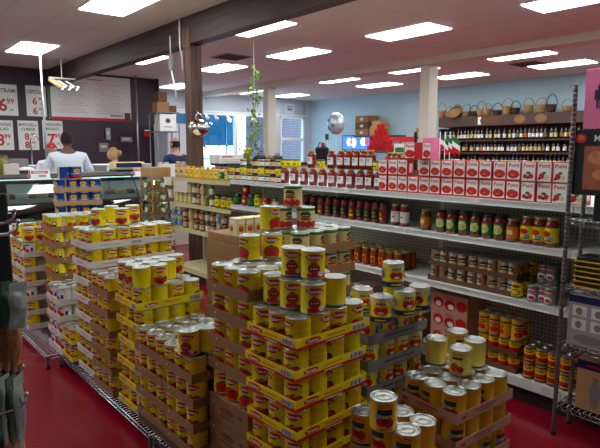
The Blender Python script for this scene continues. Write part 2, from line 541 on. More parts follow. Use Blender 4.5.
def tray_mesh(style, nx, ny, lip=.046):
    key = (style, nx, ny, lip)
    if key in _tray:
        return _tray[key]
    L, Wd = nx * PX + .008, ny * PX + .008
    t = .003
    base = {'pastene': 'yellow', 'pastene_y': 'yellow', 'brown': 'card', 'white': 'card_pale', 'cento': 'card_pink', 'blue_y': 'yellow', 'brown_l': 'card_light', 'dark': 'card_dark', 'grey': 'grey'}[style]
    mb = MB()
    mb.box(0, L, 0, Wd, 0, t, 'card' if style != 'white' else 'card_pale')
    mb.box(0, L, 0, t, t, lip, base)
    mb.box(0, L, Wd - t, Wd, t, lip, base)
    mb.box(0, t, t, Wd - t, t, lip, base)
    mb.box(L - t, L, t, Wd - t, t, lip, base)
    faces = [(planemap((0, Wd, 0), (0, -1, 0), (0, 0, 1), (-1, 0, 0)), Wd), (planemap((0, 0, 0), (1, 0, 0), (0, 0, 1), (0, -1, 0)), L)]
    for mp, w in faces:
        e = []
        if style == 'pastene':
            e = [('rect', w / 2, .007, w, .014, 'red'), ('rect', w * .5, .0065, w * .25, .004, 'white'), ('ell', w * .2, .029, .085, .024, 'red'), ('txt', w * .2, .0288, .014, 'Pastene', 'white', .066), ('rect', w * .5, .03, w * .26, .005, 'orange'), ('bars', w * .84, .027, w * .2, .026)]
        elif style == 'pastene_y':
            e = [('ell', w * .2, .024, .085, .024, 'red'), ('txt', w * .2, .0238, .014, 'Pastene', 'white', .066), ('rect', w * .5, .028, w * .26, .005, 'orange'), ('rect', w * .5, .016, w * .1, .003, 'orange'), ('bars', w * .86, .024, w * .17, .032)]
        elif style == 'brown':
            e = [('ell', w * .22, .028, .012, .012, 'card_pale')]
        elif style == 'white':
            e = [('bars', w * .8, .024, w * .2, .024), ('rect', w * .35, .024, w * .3, .004, 'grey')] if w == L else [('rect', w * .5, .026, w * .4, .004, 'red'), ('rect', w * .5, .016, w * .2, .003, 'grey')]
        elif style == 'cento':
            e = [('rect', w * .5, .03, w * .4, .005, 'darkred'), ('rect', w * .5, .018, w * .25, .004, 'darkred'), ('rect', w * .12, .022, .03, .014, 'red')]
        elif style == 'blue_y':
            e = [('rect', w / 2, .007, w, .014, 'blue'), ('rect', w * .5, .03, w * .5, .008, 'red')]
        elif style == 'grey':
            e = [('rect', w / 2, .024, w * .5, .006, 'black')]
        deco(mb, mp, e)
    _tray[key] = mb.mesh('can_tray')
    return _tray[key]


STY = {'pastene': 'red and yellow printed tray', 'pastene_y': 'yellow printed tray', 'brown': 'plain brown cardboard tray', 'white': 'white cardboard tray', 'cento': 'pinkish cardboard tray', 'blue_y': 'yellow tray with a blue edge', 'brown_l': 'light brown tray', 'dark': 'dark brown tray', 'grey': 'grey cardboard tray'}
CANW = {'plum': 'yellow tomato can', 'whole': 'big-tomato yellow can', 'ground': 'red-ribboned yellow can', 'pear': 'small-tomato yellow can', 'blue': 'blue yellow-oval can', 'tan': 'tan green-edged can', 'cento': 'orange-yellow lettered can', 'cento_pale': 'pale lettered can', 'medal': 'navy-banded yellow can', 'white': 'white tomato can'}
ZB = .10
KP = .125


def cellname(i, j, nx, ny):
    if i == 0 and j == 0:
        return 'near corner'
    if i == 0:
        return ORD[j] + ' on aisle side'
    if j == 0:
        return ORD[i] + ' on front side'
    return 'inside row %s column %s' % (ORD[j], ORD[i])


def stack(desc, corner, rot, layers, nx=4, ny=3, kp=KP, zb=ZB):
    """layers: (k, tray style or None, can kind, mode, front)"""
    top = max(l[0] for l in layers)
    for k, style, kind, mode, both in layers:
        z = zb + kp * k
        n = top - k
        tn = 'top tray' if n == 0 else '%s tray down' % ORD[n]
        jx, jy, jr = rnd.uniform(-.004, .004), rnd.uniform(-.004, .004), rnd.uniform(-.008, .008)
        ca, sa = math.cos(rot + jr), math.sin(rot + jr)
        loc = (corner[0] + jx, corner[1] + jy, z)
        if style:
            o = bpy.data.objects.new('can_tray', tray_mesh(style, nx, ny))
            COL.objects.link(o)
            o.location = loc; o.rotation_euler.z = rot + jr
            tag(o, '%s, %s of the %s' % (STY[style], 'topmost' if n == 0 else ORD[n] + ' down', desc), 'cardboard tray', 'trays of the ' + desc)
        for i in range(nx):
            for j in range(ny):
                if mode == 'full':
                    ok = True
                elif mode == 'faces':
                    ok = i == 0 or j == 0
                elif mode == 'left':
                    ok = i == 0
                elif callable(mode):
                    ok = mode(i, j)
                else:
                    ok = False
                if not ok:
                    continue
                x, y = .004 + PX * (i + .5), .004 + PX * (j + .5)
                wx, wy = loc[0] + x * ca - y * sa, loc[1] + x * sa + y * ca
                if i == 0:
                    a = -PI / 2 + rnd.gauss(0.15, .3)
                elif both == 2:
                    a = rnd.gauss(0, .35)
                elif both == 1:
                    a = rnd.choice((rnd.gauss(0, .3), rnd.gauss(1.8, .5), rnd.gauss(-1.8, .5)))
                else:
                    a = rnd.choice((rnd.gauss(1.9, .4), rnd.gauss(-1.9, .4), rnd.gauss(-1.9, .4)))
                if j == 0 and i == 0:
                    a = -PI / 4 - .4 + rnd.gauss(0, .3)
                kd = kind if isinstance(kind, str) else kind[(i + 2 * j + k) % len(kind)]
                V[kd].place((wx, wy, z + .0035), a + rot, '%s, %s, %s, %s' % (CANW[kd], cellname(i, j, nx, ny), tn, desc), 'cans in the ' + tn + ' of the ' + desc)


def loose(kind, px, py, z, a, label, group=None):
    p = onz(px, py, z)
    return V[kind].place((p.x, p.y, z + .0005), a, label, group)


# ================================================================== STACKS
LF = -PI / 2
K = lambda rng, st, kd, md, b=0: [(k, st, kd, md, b) for k in rng]
# front stack
D1 = 'red-and-yellow tray stack'
stack(D1, (1.29, 1.56), R(2.5), K(range(0, 6), 'pastene', 'plum', 'faces') + [(6, 'pastene', 'plum', 'full', 1)])
z7 = ZB + 6 * KP + .0035 + CH
z8 = z7 + CH
GP = 'loose cans piled on the front stack'
for px, py, a, w in ((313, 311, -.55, 'on second level at its near corner'), (292, 306, -.6, 'second level, behind the near corner can'), (275, 301, -.75, 'second level, nearest the brown tray stack'), (334, 303, 1.8, 'second level, plain side out, nearest the tan cans'), (318, 297, 2.2, 'second level, mostly hidden behind the corner can')):
    loose('ground' if a < 1 else 'plum', px, py, z7, a, 'loose yellow can on %s, %s' % ('the front stack', w), GP)
for px, py, a, w in ((313, 277, -.6, 'top level, in front'), (293, 274, -.75, 'top level, behind the front one')):
    loose('ground', px, py, z8, a, 'loose yellow red-ribbon can on the front stack, ' + w, GP)
# brown tray stack with big-tomato cans
D2 = 'tall brown big-tomato stack'
stack(D2, (1.285, 1.885), R(1.5), [(3, None, 'whole', 'left', 0)] + K(range(4, 7), 'brown', 'whole', 'left') + [(7, 'brown', 'whole', 'full', 1)])
for i in range(3):
    mb = MB()
    mb.rbox(0, .42, 0, .316, 0, .1245, 'card', .003)
    mp = planemap((0, .316, 0), (0, -1, 0), (0, 0, 1), (-1, 0, 0))
    deco(mb, mp, [('ell', .15, .07, .11, .03, 'darkred'), ('txt', .15, .0695, .016, 'Pastene', 'card', .08), ('rect', .15, .04, .12, .006, 'card_dark'), ('rect', .26, .08, .03, .012, 'card_dark'), ('ell', .04, .09, .012, .012, 'card_pale'), ('rect', .158, .1235, .316, .002, 'card_dark')])
    o = mb.build('closed_carton', None, (1.285, 1.885, ZB + i * KP), R(1.5))
    tag(o, ['closed brown carton at the very bottom under the brown tray stack', 'closed brown carton in the middle of three under the brown tray stack', 'closed brown carton with a dark red oval, uppermost under the brown trays'][i], 'carton', 'closed cartons under the brown trays')
zA = ZB + 7 * KP + .0035 + CH
for kd, px, py, z, a, w in (('whole', 250, 259, zA, -1.5, 'nearest the tan cans side, second row'), ('whole', 272, 257, zA, -.7, 'beside another, showing its oval'),
                            ('whole', 270, 229, zA + CH, .1, 'topmost, alone')):
    loose(kd, px, py, z, a, 'loose big-tomato can on the brown tray stack, ' + w, 'loose cans on the brown tray stack')
# S3: two low brown stacks
D3 = 'low brown stack, nearer half'
stack(D3, (1.19, 2.21), R(1), K(range(0, 3), 'brown', 'plum', 'left') + [(3, 'brown', 'plum', 'full', 1)], zb=.15)
zC = .15 + 3 * KP + .0035 + CH
loose('ground', 189, 353, zC, -.75, 'single taller-placed yellow can with round dark picture on the low brown stack')
loose('plum', 207, 349, zC, 1.7, 'yellow can half hidden by the tall brown tray stack, on the low stack')
D4 = 'low brown stack, farther half'
stack(D4, (1.19, 2.53), R(1), K(range(0, 3), 'brown', 'plum', 'left') + [(3, 'brown', 'plum', 'full', 1)], zb=.15)
for y_, w_ in ((2.215, 'nearer'), (2.535, 'farther')):
    tb = MB(); tb.rbox(0, .41, 0, .31, 0, .049, 'card_dark', .003)
    tag(tb.build('flat_carton', None, (1.195, y_, ZB), R(1)), 'flat dark carton under the %s half of the low brown stack' % w_, 'carton')
# S4
D5 = 'yellow tray stack'
stack(D5, (1.215, 2.855), R(.5), K(range(0, 4), 'pastene_y', 'plum', 'left') + [(4, 'pastene_y', 'plum', 'faces', 0), (5, 'pastene_y', 'plum', 'full', 1)])
zD = ZB + 5 * KP + .0035 + CH
for ci, cj, lv, a, w in ((0, 0, 0, 2.0, 'at the near corner, green mark showing'), (1, 0, 0, -.3, 'beside the corner one, oval facing out'), (0, 1, 0, -1.4, 'second on the aisle side'), (1, 1, 0, 2.2, 'inside, behind the oval one'),
                         (0, 2, 0, -1.3, 'last on the aisle side'), (1, 2, 0, 2.4, 'inside, in the rear row'), (2, 1, 0, 1.9, 'third column, middle row, plain side out'), (2, 2, 0, 2.1, 'third column, rear row'), (3, 2, 0, -.4, 'far rear corner')):
    V['plum'].place((1.215 + .004 + PX * (ci + .5) + .002 * ci, 2.855 + .004 + PX * (cj + .5), zD + .0005 + lv * (CH + .0005)), a, 'loose yellow can on the yellow tray stack, ' + w, 'loose cans on the yellow tray stack')
# S5b / S5a
D6 = 'brown stack behind yellow trays'
stack(D6, (1.185, 3.22), R(1), K(range(0, 5), 'brown', 'plum', 'left') + [(5, 'brown', 'plum', 'full', 1)])
D7 = 'white tray stack'
stack(D7, (1.2, 3.56), R(1), K(range(0, 6), 'white', 'plum', 'left') + [(6, 'white', 'plum', 'faces', 2), (7, 'white', 'plum', 'full', 2)])
D7b = 'rear half of white stack'
stack(D7b, (1.62, 3.60), R(0), [(6, 'white', 'plum', 'faces', 2), (7, 'white', 'plum', lambda i, j: j < 2, 2)], nx=2)
tb = MB()
tb.rbox(0, .215, 0, .318, 0, .745, 'card', .004)
tag(tb.build('carton', None, (1.62, 3.60, ZB), 0), 'tall brown carton standing under the rear white trays', 'carton')
zE = ZB + 7 * KP + .0035 + CH
for px, py, a, w in ((99, 226, -1.0, 'at the near corner'), (122, 225, -.5, 'second from the corner, oval out'), (133, 221, -.1, 'third, partly behind another'), (112, 222, 1.8, 'behind the first two')):
    loose('plum', px, py, zE, a, 'loose yellow can on the white tray stack, ' + w, 'loose cans on the white tray stack')
# S6
D8 = 'short blue-edged stack'
stack(D8, (1.17, 3.93), 0, K(range(0, 2), 'blue_y', 'plum', 'faces', 2), nx=3, ny=2)
D9 = 'white label can stack'
stack(D9, (1.17, 4.16), 0, K(range(0, 3), 'white', 'white', 'faces', 2) + [(3, 'white', 'white', 'full', 2)])
# S7
D10 = 'tall small-tomato stack'
stack(D10, (1.24, 4.52), R(-3), K(range(0, 7), 'brown', 'pear', 'faces', 2) + [(7, 'brown', 'pear', 'full', 2)])
# blue
D11 = 'blue can tower'
stack(D11, (1.53, 5.38), R(-14), K(range(6, 9), 'brown_l', 'blue', 'faces', 2) + [(9, 'brown_l', 'blue', 'full', 2)])
tb = MB(); tb.rbox(0, .42, 0, .316, 0, .749, 'card', .004)
tag(tb.build('carton', None, (1.53, 5.38, ZB), R(-14)), 'tall brown carton holding up the blue can tower', 'carton')
zF = ZB + 9 * KP + .0035 + CH
for x, y, a, w in ((.2, .07, -.1, 'yellow oval facing out'), (.09, .07, 1.9, 'tan side showing'), (.15, .18, 2.2, 'behind the other two')):
    ca, sa = math.cos(R(-14)), math.sin(R(-14))
    V['blue'].place((1.53 + x * ca - y * sa, 5.38 + x * sa + y * ca, zF), a, 'blue can alone on top of the blue can tower, ' + w, 'cans on top of the blue can tower')
# S8 far stacks
for q, (yy, kd) in enumerate(((4.93, ('plum', 'plum', 'white')), (5.27, ('plum',)), (5.61, ('plum', 'white', 'plum')), (5.95, ('plum',)))):
    D = ['nearest', 'second', 'third', 'farthest'][q] + ' pile by deli case'
    stack(D, (1.13, yy), 0, K(range(0, 5), 'white', kd, 'left', 2) + [(5, 'white', kd, 'full', 2)], ny=3)
    if q < 2:
        zz = ZB + 5 * KP + .0035 + CH
        for i in range(3):
            V[kd[0]].place((1.2 + .1045 * i, yy + .1, zz), rnd.gauss(-.6, .3), '%s, %s on top of the %s' % (CANW[kd[0]], ORD[i], D), 'cans on top of the ' + D)

# second platform: tan, navy band, CENTO
D12 = 'tan can trays'
stack(D12, (1.80, 2.16), 0, K(range(4, 7), 'brown', 'tan', 'faces', 2) + [(7, 'brown', 'tan', 'full', 2)], zb=.19)
tb = MB(); tb.rbox(0, .42, 0, .316, 0, .589, 'card', .004)
tag(tb.build('carton', None, (1.80, 2.16, ZB), 0), 'big brown carton standing under the trays of tan cans', 'carton')
zG = .19 + 7 * KP + .0035 + CH
for x, y, z, a, w in ((1.885, 2.395, zG, .8, 'lower, text side out'), (1.985, 2.315, zG, -.1, 'lower, front facing out'), (1.93, 2.36, zG + CH + .0005, -.5, 'topmost of the three')):
    V['tan'].place((x, y, z + .0005), a - .6, 'tan can with green edge on the tan tray stack, ' + w, 'loose tan cans')
D13 = 'grey navy-banded trays'
stack(D13, (1.80, 1.66), R(-2), K(range(0, 5), 'grey', 'medal', 'faces', 2) + [(5, 'grey', 'medal', 'full', 2)])
zH = ZB + 5 * KP + .0035 + CH
for px, py, z, a, w in ((381, 321, zH, -.9, 'at the near corner, round picture facing out'), (404, 314, zH, -.4, 'second along the front'), (419, 309, zH, -1.2, 'last along the front'), (362, 312, zH, -.6, 'behind the corner one'), (393, 305, zH, 1.2, 'in the second row'),
                        (393, 286, zH + CH, -.55, 'topmost, alone')):
    loose('medal', px, py, z, a, 'navy-banded can piled on the grey trays, ' + w, 'piled navy-banded cans')
D14 = 'pinkish trays by aisle'
stack(D14, (1.895, 1.235), R(-2), K(range(0, 3), 'cento', 'cento', 'faces', 1) + [(3, 'cento', 'cento', 'full', 0)])
zI = ZB + 3 * KP + .0035 + CH
for px, py, a, w in ((460, 372, -1.3, 'nearest, tomato print showing'), (436, 361, 1.9, 'plain side out'), (474, 363, 2.3, 'text side out'), (457, 353, -.6, 'farthest, red lettering showing')):
    loose('cento_pale', px, py, zI, a, 'pale yellow can piled on the pinkish trays, ' + w, 'piled pale cans')
D15 = 'low stack in front'
stack(D15, (1.475, 1.155), R(3), K(range(1, 3), None, 'cento', 'faces', 2) + [(3, None, 'cento', 'full', 2)], nx=2, ny=3)
tb = MB(); tb.rbox(0, .31, 0, .31, 0, .123, 'card', .004)
tag(tb.build('carton', None, (1.475, 1.155, ZB), R(3)), 'flat brown carton at the foot of the low front stack', 'carton')
loose('cento', 383, 426, ZB + 3 * KP + CH + .0035, -.75, 'orange-yellow can alone on top of the low front stack')

# white carton case of boxed tomatoes behind
# ================================================================== WIRE SHELVES (low platforms)
def wire_shelf(x0, x1, y0, y1, z, label, post_h=.05, levels=None, posts=None, nm='wire_shelf', pr=.012, pb=0.0):
    root = tag(empty(nm, (x0, y0, 0)), label, 'wire shelf', None)
    L, Wd = y1 - y0, x1 - x0
    for lz in (levels or [z]):
        mb = MB()
        for (a, b) in (((0, 0), (0, L)), ((Wd, 0), (Wd, L)), ((0, 0), (Wd, 0)), ((0, L), (Wd, L))):
            for dz in (-.004, -.03):
                mb.tube([(a[0], a[1], lz + dz), (b[0], b[1], lz + dz)], .0035, 'chrome', 6)
            n = max(2, int(((b[0] - a[0]) ** 2 + (b[1] - a[1]) ** 2) ** .5 / .025))
            pts = [(a[0] + (b[0] - a[0]) * i / n, a[1] + (b[1] - a[1]) * i / n, lz - (.004 if i % 2 else .03)) for i in range(n + 1)]
            mb.tube(pts, .002, 'chrome', 4)
        mb.build('shelf_rim', root)
        mb = MB()
        n = int(L / .03)
        for i in range(1, n):
            mb.tube([(0, L * i / n, lz - .0025), (Wd, L * i / n, lz - .0025)], .002, 'chrome', 4)
        for q in (.33, .66):
            mb.tube([(Wd * q, 0, lz - .006), (Wd * q, L, lz - .006)], .003, 'chrome', 4)
        mb.build('wire_deck', root)
    zt = (levels[-1] if levels else z) + post_h
    for px, py in ((0, 0), (Wd, 0), (0, L), (Wd, L)):
        mb = MB()
        prof = []
        zz = pb + .02
        mb.lathe([(pr * 1.3, pb), (pr * 1.3, pb + .02), (pr * .8, pb + .022)], 'plastic_black', 12, c=(px, py))
        while zz < zt:
            e = min(zz + .0254, zt)
            prof += [(pr, zz), (pr, e - .003), (pr * .93, e - .002), (pr * .93, e - .0005)]
            zz = e
            if e >= zt:
                break
        mb.lathe(prof, mat('rack_post', (120, 112, 108), .35, .6), 12, c=(px, py))
        mb.build('post', root)
    return root


wire_shelf(1.18, 1.77, 1.08, 2.62, ZB, 'low chrome wire shelf under the front tray stack', -.004)
wire_shelf(1.17, 1.77, 2.65, 4.19, ZB, 'low chrome wire shelf under the yellow tray stack', -.004)
wire_shelf(1.08, 1.76, 4.22, 6.3, ZB, 'low chrome wire shelf under the small-tomato cans, farthest one', -.004)
wire_shelf(1.785, 2.42, 1.1, 2.62, ZB, 'low chrome wire shelf under the pinkish trays by the aisle', -.004)
wire_shelf(1.785, 2.42, 2.65, 3.6, ZB, 'low chrome wire shelf under the brown carton of boxed tomatoes', -.004)

# ================================================================== GONDOLA
GX, GB = 3.262, 3.70
DK = [1.30, 1.03, .67]
m_peg = tex_mat('pegboard', 'holes', (196, 188, 166), (60, 52, 46), 36, .6)
g = tag(empty('gondola_shelving', (0, 0, 0)), 'long white store shelving with pegboard back full of jars and cans', 'shelving')
mb = MB(); mb.box(GB, GB + .03, .1, 6.43, .16, 1.27, m_peg); mb.build('pegboard', g)
secs = [(.19, 1.41), (1.41, 2.63), (2.63, 3.85), (3.85, 5.07)]
for a, b in secs + [(5.07, 6.43)]:
    w = 'shelf_white' if a < 5 else 'shelf_cream'
    lv = DK if a < 5 else [1.275, .965, .65]
    for q, z in enumerate(lv):
        mb = MB()
        y0, y1 = a + .003, b - .003
        x1 = GB if q else GB + .46
        mb.box(GX, x1, y0, y1, z - .012, z, w)
        mb.box(GX - .004, GX + .008, y0, y1, z - .042, z, w)
        mb.box(GX - .008, GX - .004, y0, y1, z - .006, z, w)
        mb.box(GX - .008, GX - .004, y0, y1, z - .042, z - .036, w)
        for yy in (y0 + .01, y1 - .02):
            mb.add([(GX + .05, yy, z - .012), (GB, yy, z - .012), (GB, yy, z - .09), (GX + .12, yy, z - .03)], [(0, 1, 2, 3)], w)
        mb.build('shelf', g)
    mb = MB()
    mb.box(GX - .01, GB, a + .003, b - .003, .145, .16, w)
    mb.box(GX - .014, GX, a + .003, b - .003, .105, .16, w)
    mb.build('base_deck', g)
    mb = MB(); mb.box(GX + .03, GX + .05, a, b, 0, .11, 'shelf_dark'); mb.build('kick_plate', g)
    mb = MB(); mb.box(GB - .004, GB + .034, b - .02, b + .02, 0, 1.28, w); mb.build('upright', g)
mb = MB(); mb.box(GX + .05, GB + .46, .1, .12, 0, 1.26, 'shelf_white'); mb.build('end_panel', g)
mb = MB(); mb.box(GB + .03, GB + .46, .12, 6.43, .10, .16, 'shelf_white')
for z in (.67, 1.0):
    mb.box(GB + .03, GB + .46, .12, 6.43, z - .012, z, 'shelf_white')
mb.build('rear_shelf', g)
for yy in (2.02, 3.24, 4.5):
    mb = MB(); mb.box(GX - .0095, GX - .008, yy, yy + .06, 1.27, 1.295, 'white'); mb.build('price_tag', g)
    mb = MB(); mb.box(GX - .0155, GX - .014, yy - .5, yy - .44, .115, .15, 'white'); mb.build('price_tag', g)


# ---- jars, bottles, cartons
def jar(name, r, h, body, lidm, label=None, lidh=.014, neck=.8, cat='jar', label_el=(), bottle=False, seg=16):
    mb = MB()
    if bottle:
        prof = [(r * .9, 0), (r, .004), (r, h * .52), (r * .85, h * .62), (r * .36, h * .72), (r * .32, h - lidh)]
    else:
        prof = [(r * .88, 0), (r, .006), (r, h * .72), (r * .94, h * .8), (r * neck, h * .88), (r * neck, h - lidh)]
    mb.lathe(prof, body, seg)
    if label:
        z0, z1 = (.12 * h, .5 * h) if bottle else (.16 * h, .66 * h)
        mb.lathe([(r + .0004, z0), (r + .0004, z1)], label, seg, cap=False)
        el = [(e[0], e[1] * r, e[2] * h) + ((e[3] * r, e[4] * h) + tuple(e[5:])) for e in label_el]
        deco(mb, cylmap(r + .0006), el)
    lid = MB()
    lr = r * (.36 if bottle else neck) + .0015
    lid.lathe([(lr, h - lidh - .001), (lr, h - .002), (lr - .002, h), (.0005, h)], lidm, seg)
    return Proto(name, mb.mesh(name), [('lid', lid.mesh('lid'), None)], cat)


J = {
 'sauce': jar('sauce_jar', .04, .158, 'sauce', 'lid_gold', 'sauce', label_el=[('rect', 0, .42, 2.0, .4, 'white'), ('rect', 0, .5, .9, .05, 'darkred'), ('rect', 0, .4, .8, .03, 'grey'), ('rect', 0, .56, .5, .03, 'red')], neck=.62),
 'dressing': jar('dressing_bottle', .035, .15, 'oil', 'yellow', 'gold', label_el=[('rect', 0, .45, 1, .08, 'red'), ('rect', 0, .3, 1, .1, 'white')], neck=.6, cat='bottle'),
 'dressing_red': jar('dressing_bottle', .035, .15, 'oil', 'red', 'pale_yellow', label_el=[('rect', 0, .45, 1, .12, 'green')], neck=.6, cat='bottle'),
 'green_bottle': jar('dressing_bottle', .035, .15, 'pale_jar', 'red', 'green', label_el=[('rect', 0, .45, 1, .12, 'white')], neck=.6, cat='bottle'),
 'syrup': jar('plastic_bottle', .042, .2, 'card_pink', 'cream', 'cream', label_el=[('rect', 0, .4, 1.2, .14, 'darkred')], neck=.6, cat='bottle'),
 'small_dark': jar('small_jar', .035, .075, 'dark_jar', 'lid_gold', 'white', label_el=[('rect', 0, .4, 1, .1, 'green')], neck=.9),
 'small_yellow': jar('small_jar', .036, .075, 'yellow', 'green', 'yellow', label_el=[('rect', 0, .4, 1.1, .14, 'black')], neck=.9),
 'small_red': jar('small_jar', .035, .075, 'sauce', 'black', 'cream', label_el=[('rect', 0, .4, 1, .14, 'darkred')], neck=.9),
 'small_green': jar('small_jar', .035, .075, 'olive', 'black', 'yellow', label_el=[('rect', 0, .4, 1, .14, 'black')], neck=.9),
 'dark': jar('pasta_sauce_jar', .036, .17, 'sauce', 'black', 'black', label_el=[('ell', 0, .45, 1.3, .18, 'green'), ('rect', 0, .3, 1.2, .08, 'orange'), ('rect', 0, .5, .9, .03, 'cream')]),
 'dark_or': jar('pasta_sauce_jar', .036, .17, 'brown_jar', 'black', 'darkred', label_el=[('ell', 0, .45, 1.3, .2, 'orange'), ('rect', 0, .25, 1.2, .08, 'yellow')]),
 'white_lab': jar('pasta_sauce_jar', .036, .17, 'sauce', 'lid_gold', 'white', label_el=[('ell', 0, .42, .6, .1, 'red'), ('rect', 0, .56, .7, .03, 'grey')]),
 'green_lab': jar('pasta_sauce_jar', .04, .16, 'sauce', 'darkgreen', 'green', label_el=[('ell', 0, .42, 1.7, .36, 'cream'), ('ell', 0, .4, 1.3, .2, 'leaf_pale'), ('rect', 0, .6, 1.2, .04, 'cream')]),
 'orange_jar': jar('pasta_sauce_jar', .04, .15, 'brown_jar', 'lid_gold', 'orange', label_el=[('rect', 0, .42, 1.1, .2, 'cream')]),
 'yellow_lab': jar('pasta_sauce_jar', .042, .178, 'sauce', 'lid_gold', 'yellow', label_el=[('ell', -.2, .46, 1.3, .2, 'red'), ('ell', .3, .3, 1, .12, 'sky'), ('rect', 0, .22, 1.2, .04, 'darkred')]),
 'amber': jar('amber_jar', .037, .15, 'amber', 'lid_gold', 'amber', label_el=[('rect', 0, .42, 1.2, .4, 'orange'), ('rect', 0, .5, .9, .14, 'gold'), ('ell', 0, .45, .7, .14, 'darkred')], neck=.85),
 'olive': jar('olive_jar', .032, .12, 'olive', 'green', 'white', label_el=[('rect', 0, .42, 1.1, .16, 'yellow')]),
 'olive_plain': jar('olive_jar', .032, .12, 'olive', 'lid_gold', neck=.85),
 'artichoke': jar('artichoke_jar', .034, .125, 'pale_jar', 'lid_gold', 'cream', label_el=[('rect', 0, .42, 1.1, .2, 'leaf_pale')]),
 'blue_lab': jar('tuna_jar', .034, .125, 'pale_jar', 'white', 'sky', label_el=[('rect', 0, .42, 1.1, .2, 'white')]),
 'brown_lab': jar('pickle_jar', .038, .12, 'brown_jar', 'lid_gold', 'card_pink', label_el=[('rect', 0, .42, 1.1, .2, 'cream')]),
 'yellow_big': jar('pepper_jar', .044, .15, 'olive', 'black', 'yellow', label_el=[('rect', 0, .42, 1.4, .2, 'green'), ('ell', 0, .42, .9, .12, 'yellow')]),
 'green_big': jar('pepper_jar', .044, .13, 'wine_green', 'green', 'green', label_el=[('rect', 0, .42, 1.3, .2, 'leaf')]),
 'red_big': jar('pepper_jar', .04, .12, 'sauce', 'red', 'red', label_el=[('rect', 0, .42, 1.3, .2, 'cream')]),
}
SR, SH = .0365, .108
V['bean'] = can_proto('bean_can', 'card', [('rect', 0, .09, .07, .014, 'white'), ('ell', 0, .06, .06, .036, 'darkgreen'), ('ell', 0, .034, .06, .03, 'cream'), ('rect', 0, .016, .2, .014, 'darkred'), ('rect', .1, .055, .05, .09, 'cream'), ('rect', 0, .061, .04, .006, 'white')], SR, SH, False)
V['chick'] = can_proto('chickpea_can', 'yellow', [('ell', 0, .08, .06, .02, 'darkred'), ('ell', 0, .042, .06, .044, 'card_dark'), ('ell', 0, .042, .046, .03, 'gold'), ('rect', 0, .012, .22, .01, 'green')], SR, SH, False)
V['clam'] = can_proto('clam_can', 'grey', [('rect', 0, .08, .07, .026, 'red'), ('rect', 0, .08, .05, .006, 'white'), ('ell', 0, .034, .06, .04, 'white'), ('ell', .004, .03, .04, .024, 'tomato')], SR, SH, False)
V['soup'] = can_proto('soup_can', 'gold', [('rect', 0, .1, .228, .012, 'black'), ('ell', 0, .074, .056, .026, 'darkred'), ('ell', 0, .036, .06, .04, 'tomato'), ('rect', 0, .075, .04, .006, 'yellow'), ('rect', 0, .012, .228, .014, 'gold'), ('rect', .09, .05, .04, .07, 'gold')], .036, .135, False)
V['bands'] = can_proto('small_tomato_can', 'yellow', [('rect', 0, .098, .228, .012, 'darkred'), ('ell', 0, .078, .05, .02, 'darkred'), ('rect', 0, .045, .228, .026, 'red'), ('rect', 0, .03, .2, .006, 'black'), ('rect', 0, .079, .034, .006, 'yellow'), ('rect', 0, .013, .228, .012, 'darkred')], SR, SH, False)


def carton_box(name, w, d, h, side, els, left=None, cat='carton'):
    """front looks to local -X; w along Y"""
    mb = MB()
    mb.rbox(0, d, 0, w, 0, h, side, .002)
    mp = planemap((0, w, 0), (0, -1, 0), (0, 0, 1), (-1, 0, 0))
    deco(mb, mp, els)
    if left:
        deco(mb, planemap((0, 0, 0), (1, 0, 0), (0, 0, 1), (0, -1, 0)), left)
    return Proto(name, mb.mesh(name), [], cat)


def pomi(kind):
    w, h = .098, .124
    e = [('rect', w / 2, h / 2, w * .86, h * .92, 'white'), ('txt', w / 2, h * .8, .025, 'Pomì', 'red', .068)]
    if kind == 0:
        e += [('ell', w * .5, h * .34, w * .8, h * .42, 'red'), ('ell', w * .45, h * .44, w * .56, h * .26, 'tomato'), ('rect', w * .5, h * .06, w * .9, h * .05, 'red'), ('ell', w * .46, h * .3, w * .3, h * .1, 'orange')]
    elif kind == 1:
        e += [('ell', w * .28, h * .26, w * .3, h * .22, 'red'), ('ell', w * .66, h * .28, w * .34, h * .26, 'tomato'), ('ell', w * .5, h * .44, w * .3, h * .14, 'green'), ('ell', w * .48, h * .2, w * .2, h * .14, 'darkgreen')]
    else:
        e += [('ell', w * .34, h * .3, w * .36, h * .3, 'tomato'), ('ell', w * .68, h * .24, w * .3, h * .2, 'cream'), ('ell', w * .5, h * .46, w * .26, h * .12, 'green'), ('ell', w * .2, h * .18, w * .2, h * .12, 'darkred')]
    d = .075
    l = [('rect', d / 2, h * .5, d * .5, h * .6, 'white'), ('rect', d / 2, h * .8, d * .5, h * .1, 'red')]
    return carton_box('tomato_carton', w, d, h, 'red', e, l)


PM = [pomi(0), pomi(1), pomi(2)]
POMW = ['cut tomatoes', 'basil print', 'garlic print']

# top shelf: cartons
y = 1.36
rows = [[], []]
yend = onX(383.5, 190, GX + .03).y
n = int((yend - y) / .1)
for r in range(2):
    for i in range(n + 1):
        yy = y + i * .1
        k = 0 if i > 3 else (2 if i in (0, 1, 2) and not (r == 0 and i == 2) else 1)
        if r == 1 and i == n - 3:
            continue
        PM[k].place((GX + .03 + rnd.uniform(-.006, .006), yy, DK[0] + r * .1248 + .0005), rnd.gauss(0, .02) , 'tomato carton, %s, %s from wire rack, %s row, top shelf' % (POMW[k], ORD[i], ['lower', 'upper'][r]), 'tomato cartons in the %s row' % ['lower', 'upper'][r])
p = onX(417, 150, GX + .05)
PM[0].place((GX + .04, p.y, DK[0] + 2 * .1248 + .001), R(14), 'single white and red carton standing on top of the upper row')
PM[0].place((GX + .06, p.y - .12, DK[0] + 2 * .1248 + .001), R(86), 'single carton turned red side out beside the one on top')


def place_px(pr, px, X, z, desc, grp, rz=None):
    p = onX(px, 150, X)
    return pr.place((X, p.y, z + .0008), LF + rnd.gauss(0, .15) if rz is None else rz, desc, grp)


